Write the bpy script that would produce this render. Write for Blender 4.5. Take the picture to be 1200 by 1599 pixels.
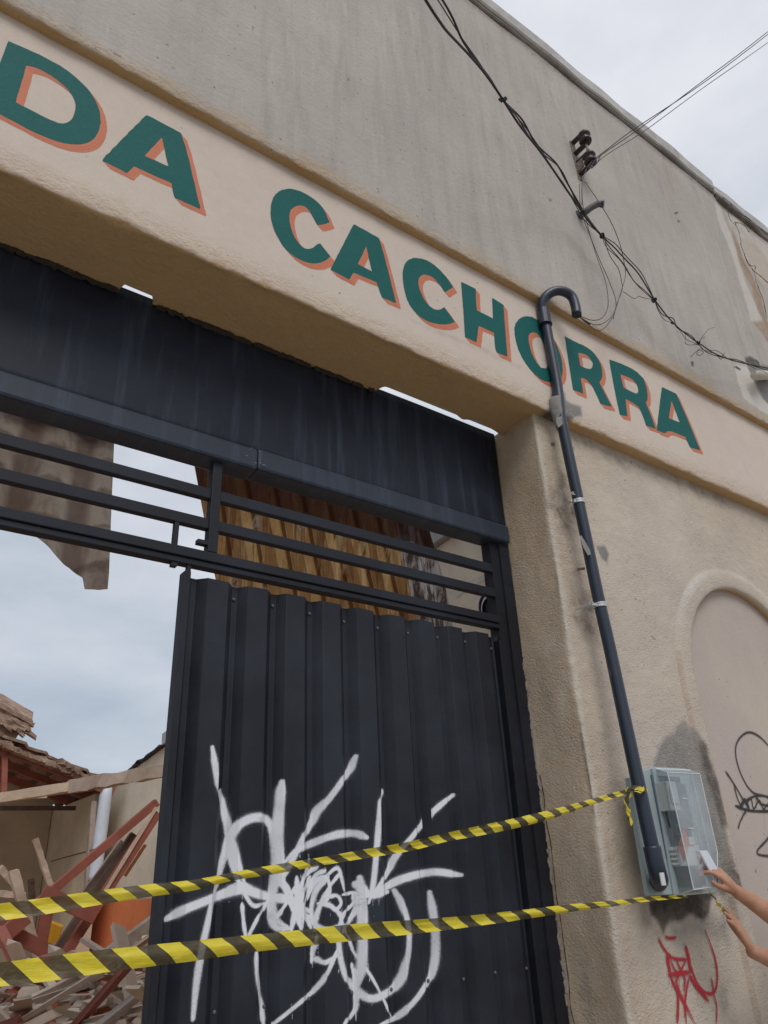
import bpy, math, random
import numpy as np
from mathutils import Vector, Matrix, noise as mnoise
from mathutils.geometry import tessellate_polygon
random.seed(7); rng = np.random.default_rng(7)
for o in list(bpy.data.objects): bpy.data.objects.remove(o)
scene = bpy.context.scene
C = scene.collection

# ------------------------------------------------------------------ camera
CAM_D, CAM_H, F = 2.0, 1.6, 1175.56
PP = np.array([600, 799.5])
_x = np.array([2371.83-600, 1310.99-799.5, F]); _z = np.array([489.84-600, -1520.68-799.5, F])
_x /= np.linalg.norm(_x); _z -= _x*(_x@_z); _z /= np.linalg.norm(_z); _y = np.cross(_z, _x)
RW = np.array([_x, _y, _z])
cam_d = bpy.data.cameras.new('camera'); cam = bpy.data.objects.new('camera', cam_d); C.objects.link(cam)
cam_d.sensor_fit = 'VERTICAL'; cam_d.sensor_height = 36; cam_d.sensor_width = 27
cam_d.lens = F/1599*36; cam_d.clip_start = 0.05; cam_d.clip_end = 3000
M = Matrix.Identity(4)
for r in range(3):
    M[r][0], M[r][1], M[r][2] = RW[r][0], -RW[r][1], -RW[r][2]
M[0][3], M[1][3], M[2][3] = 0, -CAM_D, CAM_H
cam.matrix_world = M
scene.camera = cam

# ------------------------------------------------------------------ world, sun, exposure
SUN_EL, SUN_AZ = math.radians(50), math.radians(200)    # azimuth measured from +Y clockwise
w = bpy.data.worlds.new('World'); scene.world = w; w.use_nodes = True
nt = w.node_tree; nt.nodes.clear()
out = nt.nodes.new('ShaderNodeOutputWorld')
sky = nt.nodes.new('ShaderNodeTexSky'); sky.sky_type = 'NISHITA'; sky.sun_disc = False
sky.sun_elevation = SUN_EL; sky.sun_rotation = SUN_AZ
b1 = nt.nodes.new('ShaderNodeBackground'); b1.inputs[1].default_value = 0.1
nt.links.new(sky.outputs[0], b1.inputs[0])
tc = nt.nodes.new('ShaderNodeTexCoord')
mp = nt.nodes.new('ShaderNodeMapping'); mp.inputs['Scale'].default_value = (1.6, 1.6, 4.0)
nt.links.new(tc.outputs['Generated'], mp.inputs[0])
n1 = nt.nodes.new('ShaderNodeTexNoise'); n1.inputs['Scale'].default_value = 1.6; n1.inputs['Detail'].default_value = 5; n1.inputs['Roughness'].default_value = .5
nt.links.new(mp.outputs[0], n1.inputs[0])
sep = nt.nodes.new('ShaderNodeSeparateXYZ'); nt.links.new(tc.outputs['Generated'], sep.inputs[0])
def wmath(op, a, b=None, clamp=False):
    n = nt.nodes.new('ShaderNodeMath'); n.operation = op; n.use_clamp = clamp
    for i, v in enumerate((a, b)):
        if v is None: continue
        if isinstance(v, (int, float)): n.inputs[i].default_value = v
        else: nt.links.new(v, n.inputs[i])
    return n.outputs[0]
g = wmath('ADD', wmath('MULTIPLY', sep.outputs[2], .55), wmath('MULTIPLY', sep.outputs[0], .45))
g = wmath('ADD', g, wmath('MULTIPLY', wmath('SUBTRACT', n1.outputs[0], .5), 1.5))
g = wmath('ADD', g, -.12, True)
ramp = nt.nodes.new('ShaderNodeValToRGB'); nt.links.new(g, ramp.inputs[0])
ramp.color_ramp.elements[0].position = 0; ramp.color_ramp.elements[0].color = (.39, .45, .53, 1)
ramp.color_ramp.elements[1].position = .75; ramp.color_ramp.elements[1].color = (.80, .805, .85, 1)
b2 = nt.nodes.new('ShaderNodeBackground'); b2.inputs[1].default_value = 1.0
nt.links.new(ramp.outputs[0], b2.inputs[0])
mx = nt.nodes.new('ShaderNodeMixShader'); mx.inputs[0].default_value = .93
nt.links.new(b1.outputs[0], mx.inputs[1]); nt.links.new(b2.outputs[0], mx.inputs[2]); nt.links.new(mx.outputs[0], out.inputs[0])
sd = bpy.data.lights.new('sun', 'SUN'); sd.energy = 1.4; sd.angle = math.radians(30); sd.color = (1, .965, .93)
sun = bpy.data.objects.new('sun', sd); C.objects.link(sun)
sdir = Vector((math.sin(SUN_AZ)*math.cos(SUN_EL), math.cos(SUN_AZ)*math.cos(SUN_EL), math.sin(SUN_EL)))
sun.rotation_euler = sdir.to_track_quat('Z', 'Y').to_euler()
scene.view_settings.view_transform = 'Standard'; scene.view_settings.look = 'None'
scene.view_settings.exposure = 0.17; scene.view_settings.gamma = 1
scene.cycles.transparent_max_bounces = 24

# ------------------------------------------------------------------ helpers
def ray(u, v): return RW@np.array([u-PP[0], v-PP[1], F])
def at(u, v, Y):
    r = ray(u, v); return Vector(r*(CAM_D+Y)/r[1]+np.array([0, -CAM_D, CAM_H]))
def at_x(u, v, X):
    r = ray(u, v); return Vector(r*X/r[0]+np.array([0, -CAM_D, CAM_H]))
def srgb(r, g, b):
    f = lambda c: (c/255/12.92 if c <= 10.3 else ((c/255+.055)/1.055)**2.4)
    return (f(r), f(g), f(b), 1)
def tag(o, label=None, cat=None, group=None, kind=None):
    for k, v in (('label', label), ('category', cat), ('group', group), ('kind', kind)):
        if v: o[k] = v
    return o
def thing(name, loc, label, cat, group=None):
    o = bpy.data.objects.new(name, None); C.objects.link(o); o.location = loc; o.empty_display_size = .1
    return tag(o, label, cat, group)
def world_loc(o):
    l = Vector((0, 0, 0))
    while o is not None: l = l+o.location; o = o.parent
    return l
def obj(name, V, Fc, mat, parent=None, smooth=False, attrs=None, uv=None, bevel=0, loc=None, solid=0):
    """V in world coordinates; the object sits at its parent's origin."""
    base = world_loc(parent) if parent is not None else Vector(loc or (0, 0, 0))
    V = [tuple(Vector(v)-base) for v in V]
    me = bpy.data.meshes.new(name); me.from_pydata(V, [], [tuple(f) for f in Fc]); me.update()
    if smooth: me.polygons.foreach_set('use_smooth', [True]*len(me.polygons))
    if attrs:
        for k, a in attrs.items():
            at_ = me.attributes.new(k, 'FLOAT', 'POINT'); at_.data.foreach_set('value', np.asarray(a, dtype=np.float32))
    if uv is not None:
        ul = me.uv_layers.new(name='UVMap'); idx = np.zeros(len(me.loops), dtype=np.int32); me.loops.foreach_get('vertex_index', idx)
        ul.data.foreach_set('uv', np.asarray(uv, dtype=np.float32)[idx].ravel())
    if mat: me.materials.append(mat)
    o = bpy.data.objects.new(name, me); C.objects.link(o)
    if parent is not None: o.parent = parent
    else: o.location = base
    if solid:
        m = o.modifiers.new('s', 'SOLIDIFY'); m.thickness = solid; m.offset = 0
    if bevel:
        m = o.modifiers.new('b', 'BEVEL'); m.width = bevel; m.segments = 2; m.limit_method = 'ANGLE'
    return o
class MB:
    def __init__(s): s.V = []; s.F = []
    def add(s, V, Fc):
        n = len(s.V); s.V += [Vector(v) for v in V]; s.F += [tuple(i+n for i in f) for f in Fc]; return s
    def box(s, x0, x1, y0, y1, z0, z1):
        return s.add([(x0, y0, z0), (x1, y0, z0), (x1, y1, z0), (x0, y1, z0), (x0, y0, z1), (x1, y0, z1), (x1, y1, z1), (x0, y1, z1)],
                     [(0, 3, 2, 1), (4, 5, 6, 7), (0, 1, 5, 4), (1, 2, 6, 5), (2, 3, 7, 6), (3, 0, 4, 7)])
    def bar(s, p, q, wd, h, up=(0, 0, 1), jag=0, seg=1):
        p, q = Vector(p), Vector(q); d = (q-p).normalized(); up = Vector(up)
        a = d.cross(up)
        if a.length < 1e-4: a = d.cross(Vector((0, 1, 0)))
        a.normalize(); b = a.cross(d)
        n = len(s.V)
        for k in range(seg+1):
            c = p.lerp(q, k/seg); e = jag if 0 < k < seg else jag*.4
            for sa, sb in ((-1, -1), (1, -1), (1, 1), (-1, 1)):
                s.V.append(c+a*sa*wd/2*(1+random.uniform(-e, e))+b*sb*h/2*(1+random.uniform(-e, e))+d*random.uniform(-1, 1)*jag*wd*(1 if k in (0, seg) else 0))
        for k in range(seg):
            o = n+4*k
            for i in range(4): s.F.append((o+i, o+(i+1) % 4, o+4+(i+1) % 4, o+4+i))
        s.F.append((n+3, n+2, n+1, n)); e = n+4*seg; s.F.append((e, e+1, e+2, e+3))
        return s
    def tube(s, P, r, n=10, cap=True):
        P = [Vector(p) for p in P]; R = r if isinstance(r, (list, tuple)) else [r]*len(P)
        base = len(s.V); t0 = (P[1]-P[0]).normalized(); a = t0.cross(Vector((0, 0, 1)))
        if a.length < .05: a = t0.cross(Vector((0, 1, 0)))
        a.normalize()
        for i, p in enumerate(P):
            t = (P[min(i+1, len(P)-1)]-P[max(i-1, 0)]).normalized()
            a = (a-t*a.dot(t)).normalized(); b = t.cross(a)
            for k in range(n):
                w_ = 2*math.pi*k/n; s.V.append(p+(a*math.cos(w_)+b*math.sin(w_))*R[i])
        for i in range(len(P)-1):
            for k in range(n):
                o = base+i*n; s.F.append((o+k, o+(k+1) % n, o+n+(k+1) % n, o+n+k))
        if cap:
            s.F.append(tuple(base+k for k in reversed(range(n)))); e = base+(len(P)-1)*n; s.F.append(tuple(e+k for k in range(n)))
        return s
    def lathe(s, p, d, prof, n=16):
        d = Vector(d).normalized(); p = Vector(p); q_ = []
        for h, r in prof: q_.append((h if not q_ or h > q_[-1][0]+1e-5 else q_[-1][0]+2e-4, r))
        prof = q_
        return s.tube([p+d*h for h, r in prof], [r for h, r in prof], n)
    def build(s, name, mat, parent=None, **k): return obj(name, s.V, s.F, mat, parent, **k)
def catmull(P, k=8):
    P = [np.array(p, float) for p in P]
    if len(P) < 3: return [P[0]*(1-t/k)+P[1]*t/k for t in range(k+1)]
    Q = [2*P[0]-P[1]]+P+[2*P[-1]-P[-2]]; o = []
    for i in range(1, len(Q)-2):
        a, b, c, d = Q[i-1:i+3]
        for j in range(k):
            t = j/k; o.append(.5*((2*b)+(-a+c)*t+(2*a-5*b+4*c-d)*t*t+(-a+3*b-3*c+d)*t**3))
    o.append(P[-1]); return o
# vectorised value noise
_tab = rng.random((64, 64, 64))
def vnoise(x, y, z=0.0, octv=3):
    x = np.asarray(x, float); y = np.asarray(y, float); z = np.zeros_like(x)+z; s = np.zeros_like(x); amp = 1; tot = 0
    for o in range(octv):
        xi, yi, zi = np.floor(x).astype(int), np.floor(y).astype(int), np.floor(z).astype(int)
        fx, fy, fz = x-xi, y-yi, z-zi
        fx, fy, fz = [f*f*(3-2*f) for f in (fx, fy, fz)]
        v = 0
        for a in (0, 1):
            for b in (0, 1):
                for c in (0, 1):
                    v = v+_tab[(xi+a) % 64, (yi+b) % 64, (zi+c) % 64]*(fx if a else 1-fx)*(fy if b else 1-fy)*(fz if c else 1-fz)
        s += v*amp; tot += amp; amp *= .5; x = x*2.03+7.1; y = y*2.03+3.3; z = z*2.03+1.7
    return s/tot

# ------------------------------------------------------------------ materials
class NT:
    def __init__(s, name):
        s.m = bpy.data.materials.new(name); s.m.use_nodes = True; s.t = s.m.node_tree; s.t.nodes.clear()
        s.out = s.n('OutputMaterial'); s.b = s.n('BsdfPrincipled'); s.l(s.b.outputs[0], s.out.inputs[0])
    def n(s, t, **k):
        x = s.t.nodes.new('ShaderNode'+t)
        for a, v in k.items(): setattr(x, a, v)
        return x
    def l(s, a, b): s.t.links.new(a, b)
    def set(s, node, i, v):
        if hasattr(v, 'links') or hasattr(v, 'is_linked'): s.l(v, node.inputs[i])
        else: node.inputs[i].default_value = v
    def math(s, op, a, b=0.0, clamp=False):
        n = s.n('Math', operation=op, use_clamp=clamp); s.set(n, 0, a); s.set(n, 1, b); return n.outputs[0]
    def mix(s, f, a, b, mode='MIX'):
        n = s.n('Mix', data_type='RGBA', blend_type=mode); s.set(n, 0, f); s.set(n, 6, a); s.set(n, 7, b); return n.outputs[2]
    def pos(s, scale=(1, 1, 1)):
        g_ = s.n('NewGeometry'); m_ = s.n('Mapping'); s.l(g_.outputs['Position'], m_.inputs[0]); m_.inputs['Scale'].default_value = scale; return m_.outputs[0]
    def noise(s, scale, vec=None, detail=4, rough=.55):
        n = s.n('TexNoise'); n.inputs['Scale'].default_value = scale; n.inputs['Detail'].default_value = detail; n.inputs['Roughness'].default_value = rough
        s.l(vec if vec is not None else s.pos(), n.inputs[0]); return n.outputs[0]
    def ramp(s, f, lo, hi):
        n = s.n('MapRange', clamp=True); s.set(n, 0, f); n.inputs[1].default_value = lo; n.inputs[2].default_value = hi; return n.outputs[0]
    def attr(s, name): n = s.n('Attribute', attribute_name=name); return n.outputs['Fac']
    def bump(s, h, dist=.004, strength=1.0, prev=None):
        n = s.n('Bump'); n.inputs['Distance'].default_value = dist; s.set(n, 'Strength', strength); s.l(h, n.inputs['Height'])
        if prev is not None: s.l(prev, n.inputs['Normal'])
        return n.outputs[0]
    def fin(s, col, rough=.8, normal=None, metal=0, spec=None):
        s.set(s.b, 'Base Color', col); s.set(s.b, 'Roughness', rough); s.set(s.b, 'Metallic', metal)
        if spec is not None: s.set(s.b, 'Specular IOR Level', spec)
        if normal is not None: s.l(normal, s.b.inputs['Normal'])
        return s.m
def mul(c, k): return (c[0]*k, c[1]*k, c[2]*k, 1)
def plaster(name, base, alt, bumpd, streak=.0, masks=True, scale=55, roughattr=False):
    s = NT(name)
    big = s.ramp(s.noise(1.3, detail=5), .35, .68); c = s.mix(big, base, alt)
    med = s.ramp(s.noise(9, detail=6, rough=.7), .3, .75); c = s.mix(s.math('MULTIPLY', med, .35), c, mul(base, .74))
    fine = s.noise(90, detail=3); c = s.mix(s.math('MULTIPLY', s.ramp(fine, .5, .8), .25), c, mul(base, 1.2))
    if streak:
        st = s.ramp(s.noise(1, s.pos((9, 1, .9)), detail=6, rough=.65), .47, .72); st2 = s.ramp(s.noise(1.1, detail=3), .35, .6)
        c = s.mix(s.math('MULTIPLY', s.math('MULTIPLY', st, st2), streak), c, mul(alt, .55))
        st = s.ramp(s.noise(1, s.pos((16, 1, 1.3)), detail=5, rough=.6), .55, .75)
        c = s.mix(s.math('MULTIPLY', st, streak*.7), c, mul(base, 1.25))
    speck = s.ramp(s.noise(38, detail=2, rough=.4), .735, .76); c = s.mix(s.math('MULTIPLY', speck, .6), c, mul(base, .25))
    if masks:
        nz = s.math('MULTIPLY', s.math('SUBTRACT', s.noise(22, detail=6, rough=.7), .5), 1.1)
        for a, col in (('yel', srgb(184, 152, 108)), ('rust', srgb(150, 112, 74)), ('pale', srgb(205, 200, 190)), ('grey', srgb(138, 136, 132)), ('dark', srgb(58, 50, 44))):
            f = s.attr(a); k = s.math('MULTIPLY', s.math('MULTIPLY', f, s.math('SUBTRACT', 1.0, f)), 4.0)
            f = s.math('ADD', f, s.math('MULTIPLY', k, nz), True)
            c = s.mix(f, c, col if a != 'grey' else s.mix(med, col, mul(col, .78)))
    h = s.noise(scale, s.pos((1, 1, 1.35)), detail=5, rough=.62)
    h2 = s.n('TexVoronoi'); h2.inputs['Scale'].default_value = scale*.8; s.l(s.pos((.8, 1, 1.2)), h2.inputs[0])
    hh = s.math('ADD', h, s.math('MULTIPLY', h2.outputs[0], .15))
    st_ = s.math('ADD', s.math('MULTIPLY', s.attr('rough'), 3.2), .35) if roughattr else s.math('ADD', .65, s.math('MULTIPLY', s.ramp(s.noise(2.6, detail=4), .35, .65), .75))
    nrm = s.bump(hh, bumpd, st_)
    nrm = s.bump(s.noise(7, detail=4), bumpd*2.2, .6, nrm)
    return s.fin(c, .92, nrm, spec=.25)
def simple(name, col, rough=.6, var=.25, scale=12, bumpd=0.0, metal=0, spec=None, alt=None):
    s = NT(name); f = s.ramp(s.noise(scale, detail=6, rough=.65), .35, .7)
    c = s.mix(s.math('MULTIPLY', f, 1.0 if alt else var), col, alt or mul(col, .45))
    nrm = s.bump(s.noise(scale*6), bumpd) if bumpd else None
    return s.fin(c, s.math('ADD', s.math('MULTIPLY', f, .15), rough), nrm, metal, spec)

m_lower = plaster('lower_plaster', srgb(204, 192, 176), srgb(194, 181, 171), .0065, scale=92)
m_band = plaster('band_plaster', srgb(213, 200, 186), srgb(207, 193, 184), .0022, roughattr=True, scale=60)
m_upper = plaster('upper_plaster', srgb(188, 181, 172), srgb(172, 165, 158), .0030, streak=.48, roughattr=True, scale=40)
m_panel = plaster('panel_plaster', srgb(192, 180, 166), srgb(182, 168, 162), .0012, scale=60)
m_cope = simple('cement', srgb(196, 194, 190), .9, .6, 7, .002)
m_cope_dark = simple('dark_cement', srgb(122, 116, 110), .9, .6, 12, .003)
def painted(name, col):
    s = NT(name); f = s.ramp(s.noise(14, detail=6, rough=.7), .35, .7)
    c = s.mix(s.math('MULTIPLY', f, .35), col, mul(col, .7)); chip = s.ramp(s.noise(60, detail=4, rough=.7), .68, .74)
    c = s.mix(s.math('MULTIPLY', chip, .35), c, srgb(190, 170, 150))
    return s.fin(c, .7, s.bump(s.noise(60, detail=4), .0018), spec=.3)
m_green = painted('green_paint', srgb(0, 92, 88)); m_orange = painted('orange_paint', srgb(204, 124, 94))
def navy(name, base, streaks=True, rough=.5):
    s = NT(name)
    f = s.ramp(s.noise(2.2, detail=6, rough=.65), .42, .72); c = s.mix(s.math('MULTIPLY', f, .4), base, srgb(56, 66, 80))
    if streaks:
        st = s.ramp(s.noise(1, s.pos((22, 5, 1.6)), detail=5, rough=.6), .52, .78); c = s.mix(s.math('MULTIPLY', st, .42), c, srgb(74, 88, 106))
    sp = s.ramp(s.noise(34, detail=5, rough=.75), .70, .76); c = s.mix(s.math('MULTIPLY', sp, .4), c, srgb(120, 105, 98))
    if streaks:
        rs = s.ramp(s.noise(6, detail=6, rough=.7), .66, .74); c = s.mix(s.math('MULTIPLY', rs, .35), c, srgb(70, 48, 40))
    return s.fin(c, s.math('ADD', s.math('MULTIPLY', f, .15), rough), s.bump(s.noise(9, detail=3), .0015), spec=.35)
m_navy = navy('navy_steel_paint', srgb(15, 21, 38)); m_leaf = navy('navy_gate_paint', srgb(25, 26, 34), False, .5)
m_lip = navy('navy_tube_paint', srgb(44, 51, 64), True, .48)
m_rail = navy('navy_rail_paint', srgb(23, 24, 32), False, .55)
m_pvc = NT('black_pvc')
_f = m_pvc.ramp(m_pvc.noise(9, m_pvc.pos((1, 1, .5)), detail=5, rough=.6), .64, .70)
_c = m_pvc.mix(m_pvc.math('MULTIPLY', _f, .22), srgb(38, 46, 60), srgb(150, 150, 150))
m_pvc = m_pvc.fin(_c, .38, None, spec=.5)
m_mortar = simple('grey_mortar', srgb(150, 148, 142), .9, .5, 14, .004)
m_clamp = simple('galvanised_clamp', srgb(205, 205, 205), .35, .3, 30, 0, .6)
m_cable = simple('black_cable', srgb(34, 32, 34), .55, .2)
m_wire = simple('grey_wire', srgb(78, 74, 72), .5, .2)
m_insul = simple('brown_insulator', srgb(52, 42, 42), .3, .3)
m_rack = simple('galvanised_rack', srgb(150, 140, 132), .6, .6, 40, 0, .3, alt=srgb(96, 74, 64))
def spray(name, col):
    s = NT(name); a = s.attr('a')
    nz = s.noise(330, detail=2, rough=.6); nb = s.noise(26, detail=5, rough=.65)
    f = s.math('ADD', a, s.math('MULTIPLY', s.math('SUBTRACT', nz, .5), .75)); f = s.ramp(f, .12, .92)
    f = s.math('MULTIPLY', f, s.ramp(nb, .08, .36)); f = s.math('MULTIPLY', f, s.ramp(a, .0, .30)); f = s.math('MULTIPLY', f, .93)
    s.fin(s.mix(s.math('MULTIPLY', s.noise(12), .25), col, mul(col, .72)), .65)
    tr = s.n('BsdfTransparent'); mxs = s.n('MixShader'); s.l(f, mxs.inputs[0]); s.l(tr.outputs[0], mxs.inputs[1]); s.l(s.b.outputs[0], mxs.inputs[2]); s.l(mxs.outputs[0], s.out.inputs[0])
    return s.m
m_white_spray = spray('white_spray', srgb(232, 233, 240)); m_black_spray = spray('black_spray', srgb(38, 36, 38)); m_red_spray = spray('red_spray', srgb(178, 22, 44))

# ------------------------------------------------------------------ stain masks (X,Z on a facade plane)
def c1(x, y): return (x/2.913, 1050+y/2.913)
def c2(x, y): return (760+x/2.2886, 900+y/2.2886)
def cR(x, y): return (960+x/5, 1380+y/5)
def q(ox, oy, k=4.0): return lambda x, y: (ox+x/k, oy+y/k)
cE, cF, cD, cG = q(840, 620), q(900, 100), q(900, 400), q(700, 1200)
cB, cC = q(300, 200), q(600, 300)
LOW, BAND, UP = .065, 0.0, -.043
def poly_mask(P, X, Z, soft):
    P = np.array(P); n = len(P); ins = np.zeros(X.shape, bool); d = np.full(X.shape, 1e9)
    for i in range(n):
        (x0, z0), (x1, z1) = P[i], P[(i+1) % n]
        c = ((z0 > Z) != (z1 > Z)) & (X < (x1-x0)*(Z-z0)/((z1-z0) or 1e-9)+x0); ins ^= c
        ex, ez = x1-x0, z1-z0; t = np.clip(((X-x0)*ex+(Z-z0)*ez)/max(ex*ex+ez*ez, 1e-12), 0, 1)
        d = np.minimum(d, np.hypot(X-x0-t*ex, Z-z0-t*ez))
    sd_ = np.where(ins, d, -d)+(vnoise(X*14, Z*14)-.5)*soft*2.0
    t = np.clip(sd_/soft*.5+.5, 0, 1); return t*t*(3-2*t)
STAINS = {'low': [], 'band': [], 'up': []}
def stain(wall, attr, conv, pts, soft=.02, k=1.0):
    Y = {'low': LOW, 'band': BAND, 'up': UP}[wall]
    P = [at(*conv(*p), Y) for p in pts]; STAINS[wall].append((attr, [(p.x, p.z) for p in P], soft, k))
stain('low', 'grey', c2, [(610, 640), (625, 600), (655, 560), (700, 520), (745, 550), (775, 600), (800, 680), (830, 800), (850, 900), (860, 1000), (885, 1080), (872, 1120), (820, 1150), (700, 1200), (600, 1200), (600, 720)], .02, .78)
stain('low', 'rust', c2, [(745, 560), (775, 600), (812, 720), (845, 860), (862, 1000), (890, 1090), (868, 1110), (830, 900), (790, 740), (750, 640)], .012, .55)
stain('low', 'dark', c2, [(755, 590), (770, 600), (800, 690), (835, 830), (850, 890), (832, 900), (800, 780), (765, 660)], .012, .55)
stain('low', 'dark', cR, [(260, 60), (275, 160), (290, 240), (340, 290), (372, 345), (392, 400), (415, 350), (440, 300), (520, 300), (600, 240), (640, 265), (690, 272), (740, 230), (765, 110), (760, 60)], .012, .82)
stain('low', 'dark', cR, [(170, 190), (240, 120), (290, 250), (380, 400), (360, 430), (250, 330)], .05, .28)
stain('low', 'grey', cR, [(430, 330), (600, 280), (760, 230), (900, 340), (870, 430), (700, 400), (480, 440)], .05, .6)
stain('low', 'grey', cR, [(830, 800), (880, 810), (890, 950), (850, 1010), (825, 900)], .02, .5)
stain('low', 'dark', c2, [(800, 1050), (880, 1050), (915, 1180), (900, 1280), (850, 1200)], .05, .25)
stain('low', 'dark', cE, [(60, 560), (150, 500), (215, 640), (250, 800), (170, 850), (90, 700)], .05, .42)
stain('low', 'dark', cE, [(195, 680), (235, 670), (250, 760), (200, 740)], .02, .8)
stain('low', 'dark', cE, [(230, 1230), (330, 1250), (400, 1560), (290, 1500), (230, 1380)], .05, .42)
stain('low', 'dark', cE, [(290, 1290), (350, 1290), (360, 1360), (300, 1350)], .02, .7)
stain('low', 'grey', cE, [(365, 930), (420, 925), (448, 980), (438, 1045), (400, 1010)], .01, .95)
stain('low', 'dark', cE, [(10, 95), (120, 85), (210, 110), (215, 175), (120, 150), (60, 140)], .02, .85)
stain('low', 'dark', cE, [(215, 230), (480, 360), (760, 440), (1190, 640), (1190, 690), (860, 560), (600, 470), (350, 320), (240, 300)], .05, .30)
stain('low', 'grey', cG, [(735, 1300), (790, 1310), (850, 1420), (870, 1620), (760, 1620), (735, 1400)], .02, .6)
stain('low', 'dark', cE, [(80, 290), (100, 290), (100, 308), (82, 308)], .006, .8)
stain('low', 'dark', c2, [(870, 1050), (890, 1060), (905, 1120), (890, 1110)], .008, .7)
stain('band', 'grey', cE, [(80, -20), (170, -30), (180, 20), (270, 60), (275, 115), (180, 140), (60, 105), (70, 50)], .012, .95)
stain('band', 'dark', cE, [(20, 96), (140, 96), (200, 125), (190, 150), (90, 140)], .02, .9)
stain('band', 'dark', cC, [(940, 800), (980, 830), (1050, 1150), (1020, 1180), (960, 950)], .03, .18)
for a_, pts in (('band', [(150, 790), (300, 850), (420, 890), (700, 1010), (860, 1090), (850, 1105), (680, 1030), (400, 905), (280, 870)]),):
    stain(a_, 'dark', cC, pts, .008, .10)
stain('up', 'pale', cF, [(862, 800), (905, 830), (935, 960), (980, 1050), (1010, 1150), (1060, 1350), (1120, 1480), (1170, 1599), (1100, 1599), (1045, 1400), (990, 1200), (930, 1050), (875, 900)], .02, .75)
stain('up', 'pale', cF, [(930, 900), (1040, 930), (1100, 1060), (1199, 1120), (1300, 1200), (1300, 1500), (1199, 1400), (1100, 1290), (1020, 1100)], .03, .55)
stain('up', 'rust', cF, [(1035, 1080), (1120, 1080), (1199, 1200), (1300, 1350), (1300, 1460), (1170, 1370), (1090, 1270)], .04, .62)
stain('up', 'rust', cF, [(985, 1040), (1015, 1050), (1050, 1200), (1110, 1310), (1165, 1440), (1190, 1599), (1150, 1599), (1110, 1400), (1040, 1260), (1000, 1130)], .03, .55)
stain('up', 'rust', cF, [(905, 830), (950, 850), (1110, 990), (1200, 1070), (1280, 1150), (1150, 1060), (1000, 940)], .02, .8)
stain('up', 'rust', cF, [(1110, 1600), (1190, 1580), (1260, 1700), (1250, 1800), (1180, 1700)], .02, .5)
stain('up', 'pale', cD, [(985, 680), (1060, 690), (1090, 730), (1125, 830), (1160, 890), (1230, 960), (1260, 1020), (1150, 960), (1080, 915), (1045, 890), (1010, 790)], .008, .95)
stain('up', 'grey', cD, [(1050, 640), (1090, 625), (1150, 670), (1260, 690), (1300, 900), (1230, 950), (1165, 890), (1120, 800), (1075, 710)], .012, .95)
stain('up', 'dark', cD, [(1050, 632), (1075, 625), (1150, 665), (1145, 690), (1060, 668)], .006, .6)
stain('up', 'dark', cD, [(978, 683), (1000, 690), (1030, 708), (1025, 714), (990, 698)], .003, .9)
stain('up', 'dark', cD, [(716, 655), (734, 660), (732, 690), (720, 686)], .005, .7)
stain('up', 'dark', cF, [(612, 930), (630, 922), (638, 930), (622, 942)], .004, .85)
stain('up', 'dark', cF, [(630, 975), (650, 980), (640, 992)], .004, .85)
stain('up', 'dark', q(640, 0), [(865, 1245), (885, 1243), (893, 1256), (875, 1260)], .004, .6)
stain('up', 'rust', cF, [(545, 620), (590, 640), (600, 780), (560, 760)], .06, .2)
def masks(wall, X, Z):
    o = {k: np.zeros(X.shape) for k in ('grey', 'dark', 'pale', 'rust', 'yel', 'rough')}
    for a, P, s, k in STAINS[wall]:
        xs = [p[0] for p in P]; zs = [p[1] for p in P]
        m = (X > min(xs)-3*s) & (X < max(xs)+3*s) & (Z > min(zs)-3*s) & (Z < max(zs)+3*s)
        if m.any(): o[a][m] = np.maximum(o[a][m], poly_mask(P, X[m], Z[m], s)*k)
    return o
def grid_obj(name, P, mat, parent, attrs, smooth=True):
    n, m = P.shape[:2]; V = P.reshape(-1, 3)
    i = np.arange(n-1)[:, None]*m+np.arange(m-1)[None]; Fc = np.stack([i, i+1, i+m+1, i+m], -1).reshape(-1, 4)
    return obj(name, [Vector(v) for v in V], Fc.tolist(), mat, parent, smooth=smooth, attrs={k: v.ravel() for k, v in attrs.items()})

# ------------------------------------------------------------------ ground and setting
def sheet(name, x0, x1, y0, y1, z, mat):
    return tag(obj(name, [(x0, y0, z), (x1, y0, z), (x1, y1, z), (x0, y1, z)], [(0, 1, 2, 3)], mat), kind='structure')
m_dirt = simple('dirt', srgb(160, 142, 120), .95, .6, 3, .01); m_pave = simple('pavement_concrete', srgb(192, 184, 170), .9, .3, 5, .004)
m_asph = simple('cobbles', srgb(128, 122, 114), .9, .4, 9, .004)
sheet('ground', -600, 600, -600, 600, -.16, m_dirt)
sheet('road', -60, 60, -9.5, -2.75, -.152, m_asph)
tag(MB().box(-60, 60, -2.6, .34, -.15, 0).build('pavement', m_pave), kind='structure')
tag(MB().box(-60, 60, -2.75, -2.602, -.15, -.004).build('kerb', m_cope), kind='structure')
sheet('yard', -9, 9, .342, 40, .0, m_dirt)

# ------------------------------------------------------------------ facade
ZS, ZB = 3.714, 4.437          # soffit of the lettering band, top of the band
JX = 2.525                     # jamb face
fac = thing('street_facade', (2.5, 0, 0), 'tall plastered facade with painted green lettering on a cream band over the gateway', 'facade')
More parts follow.
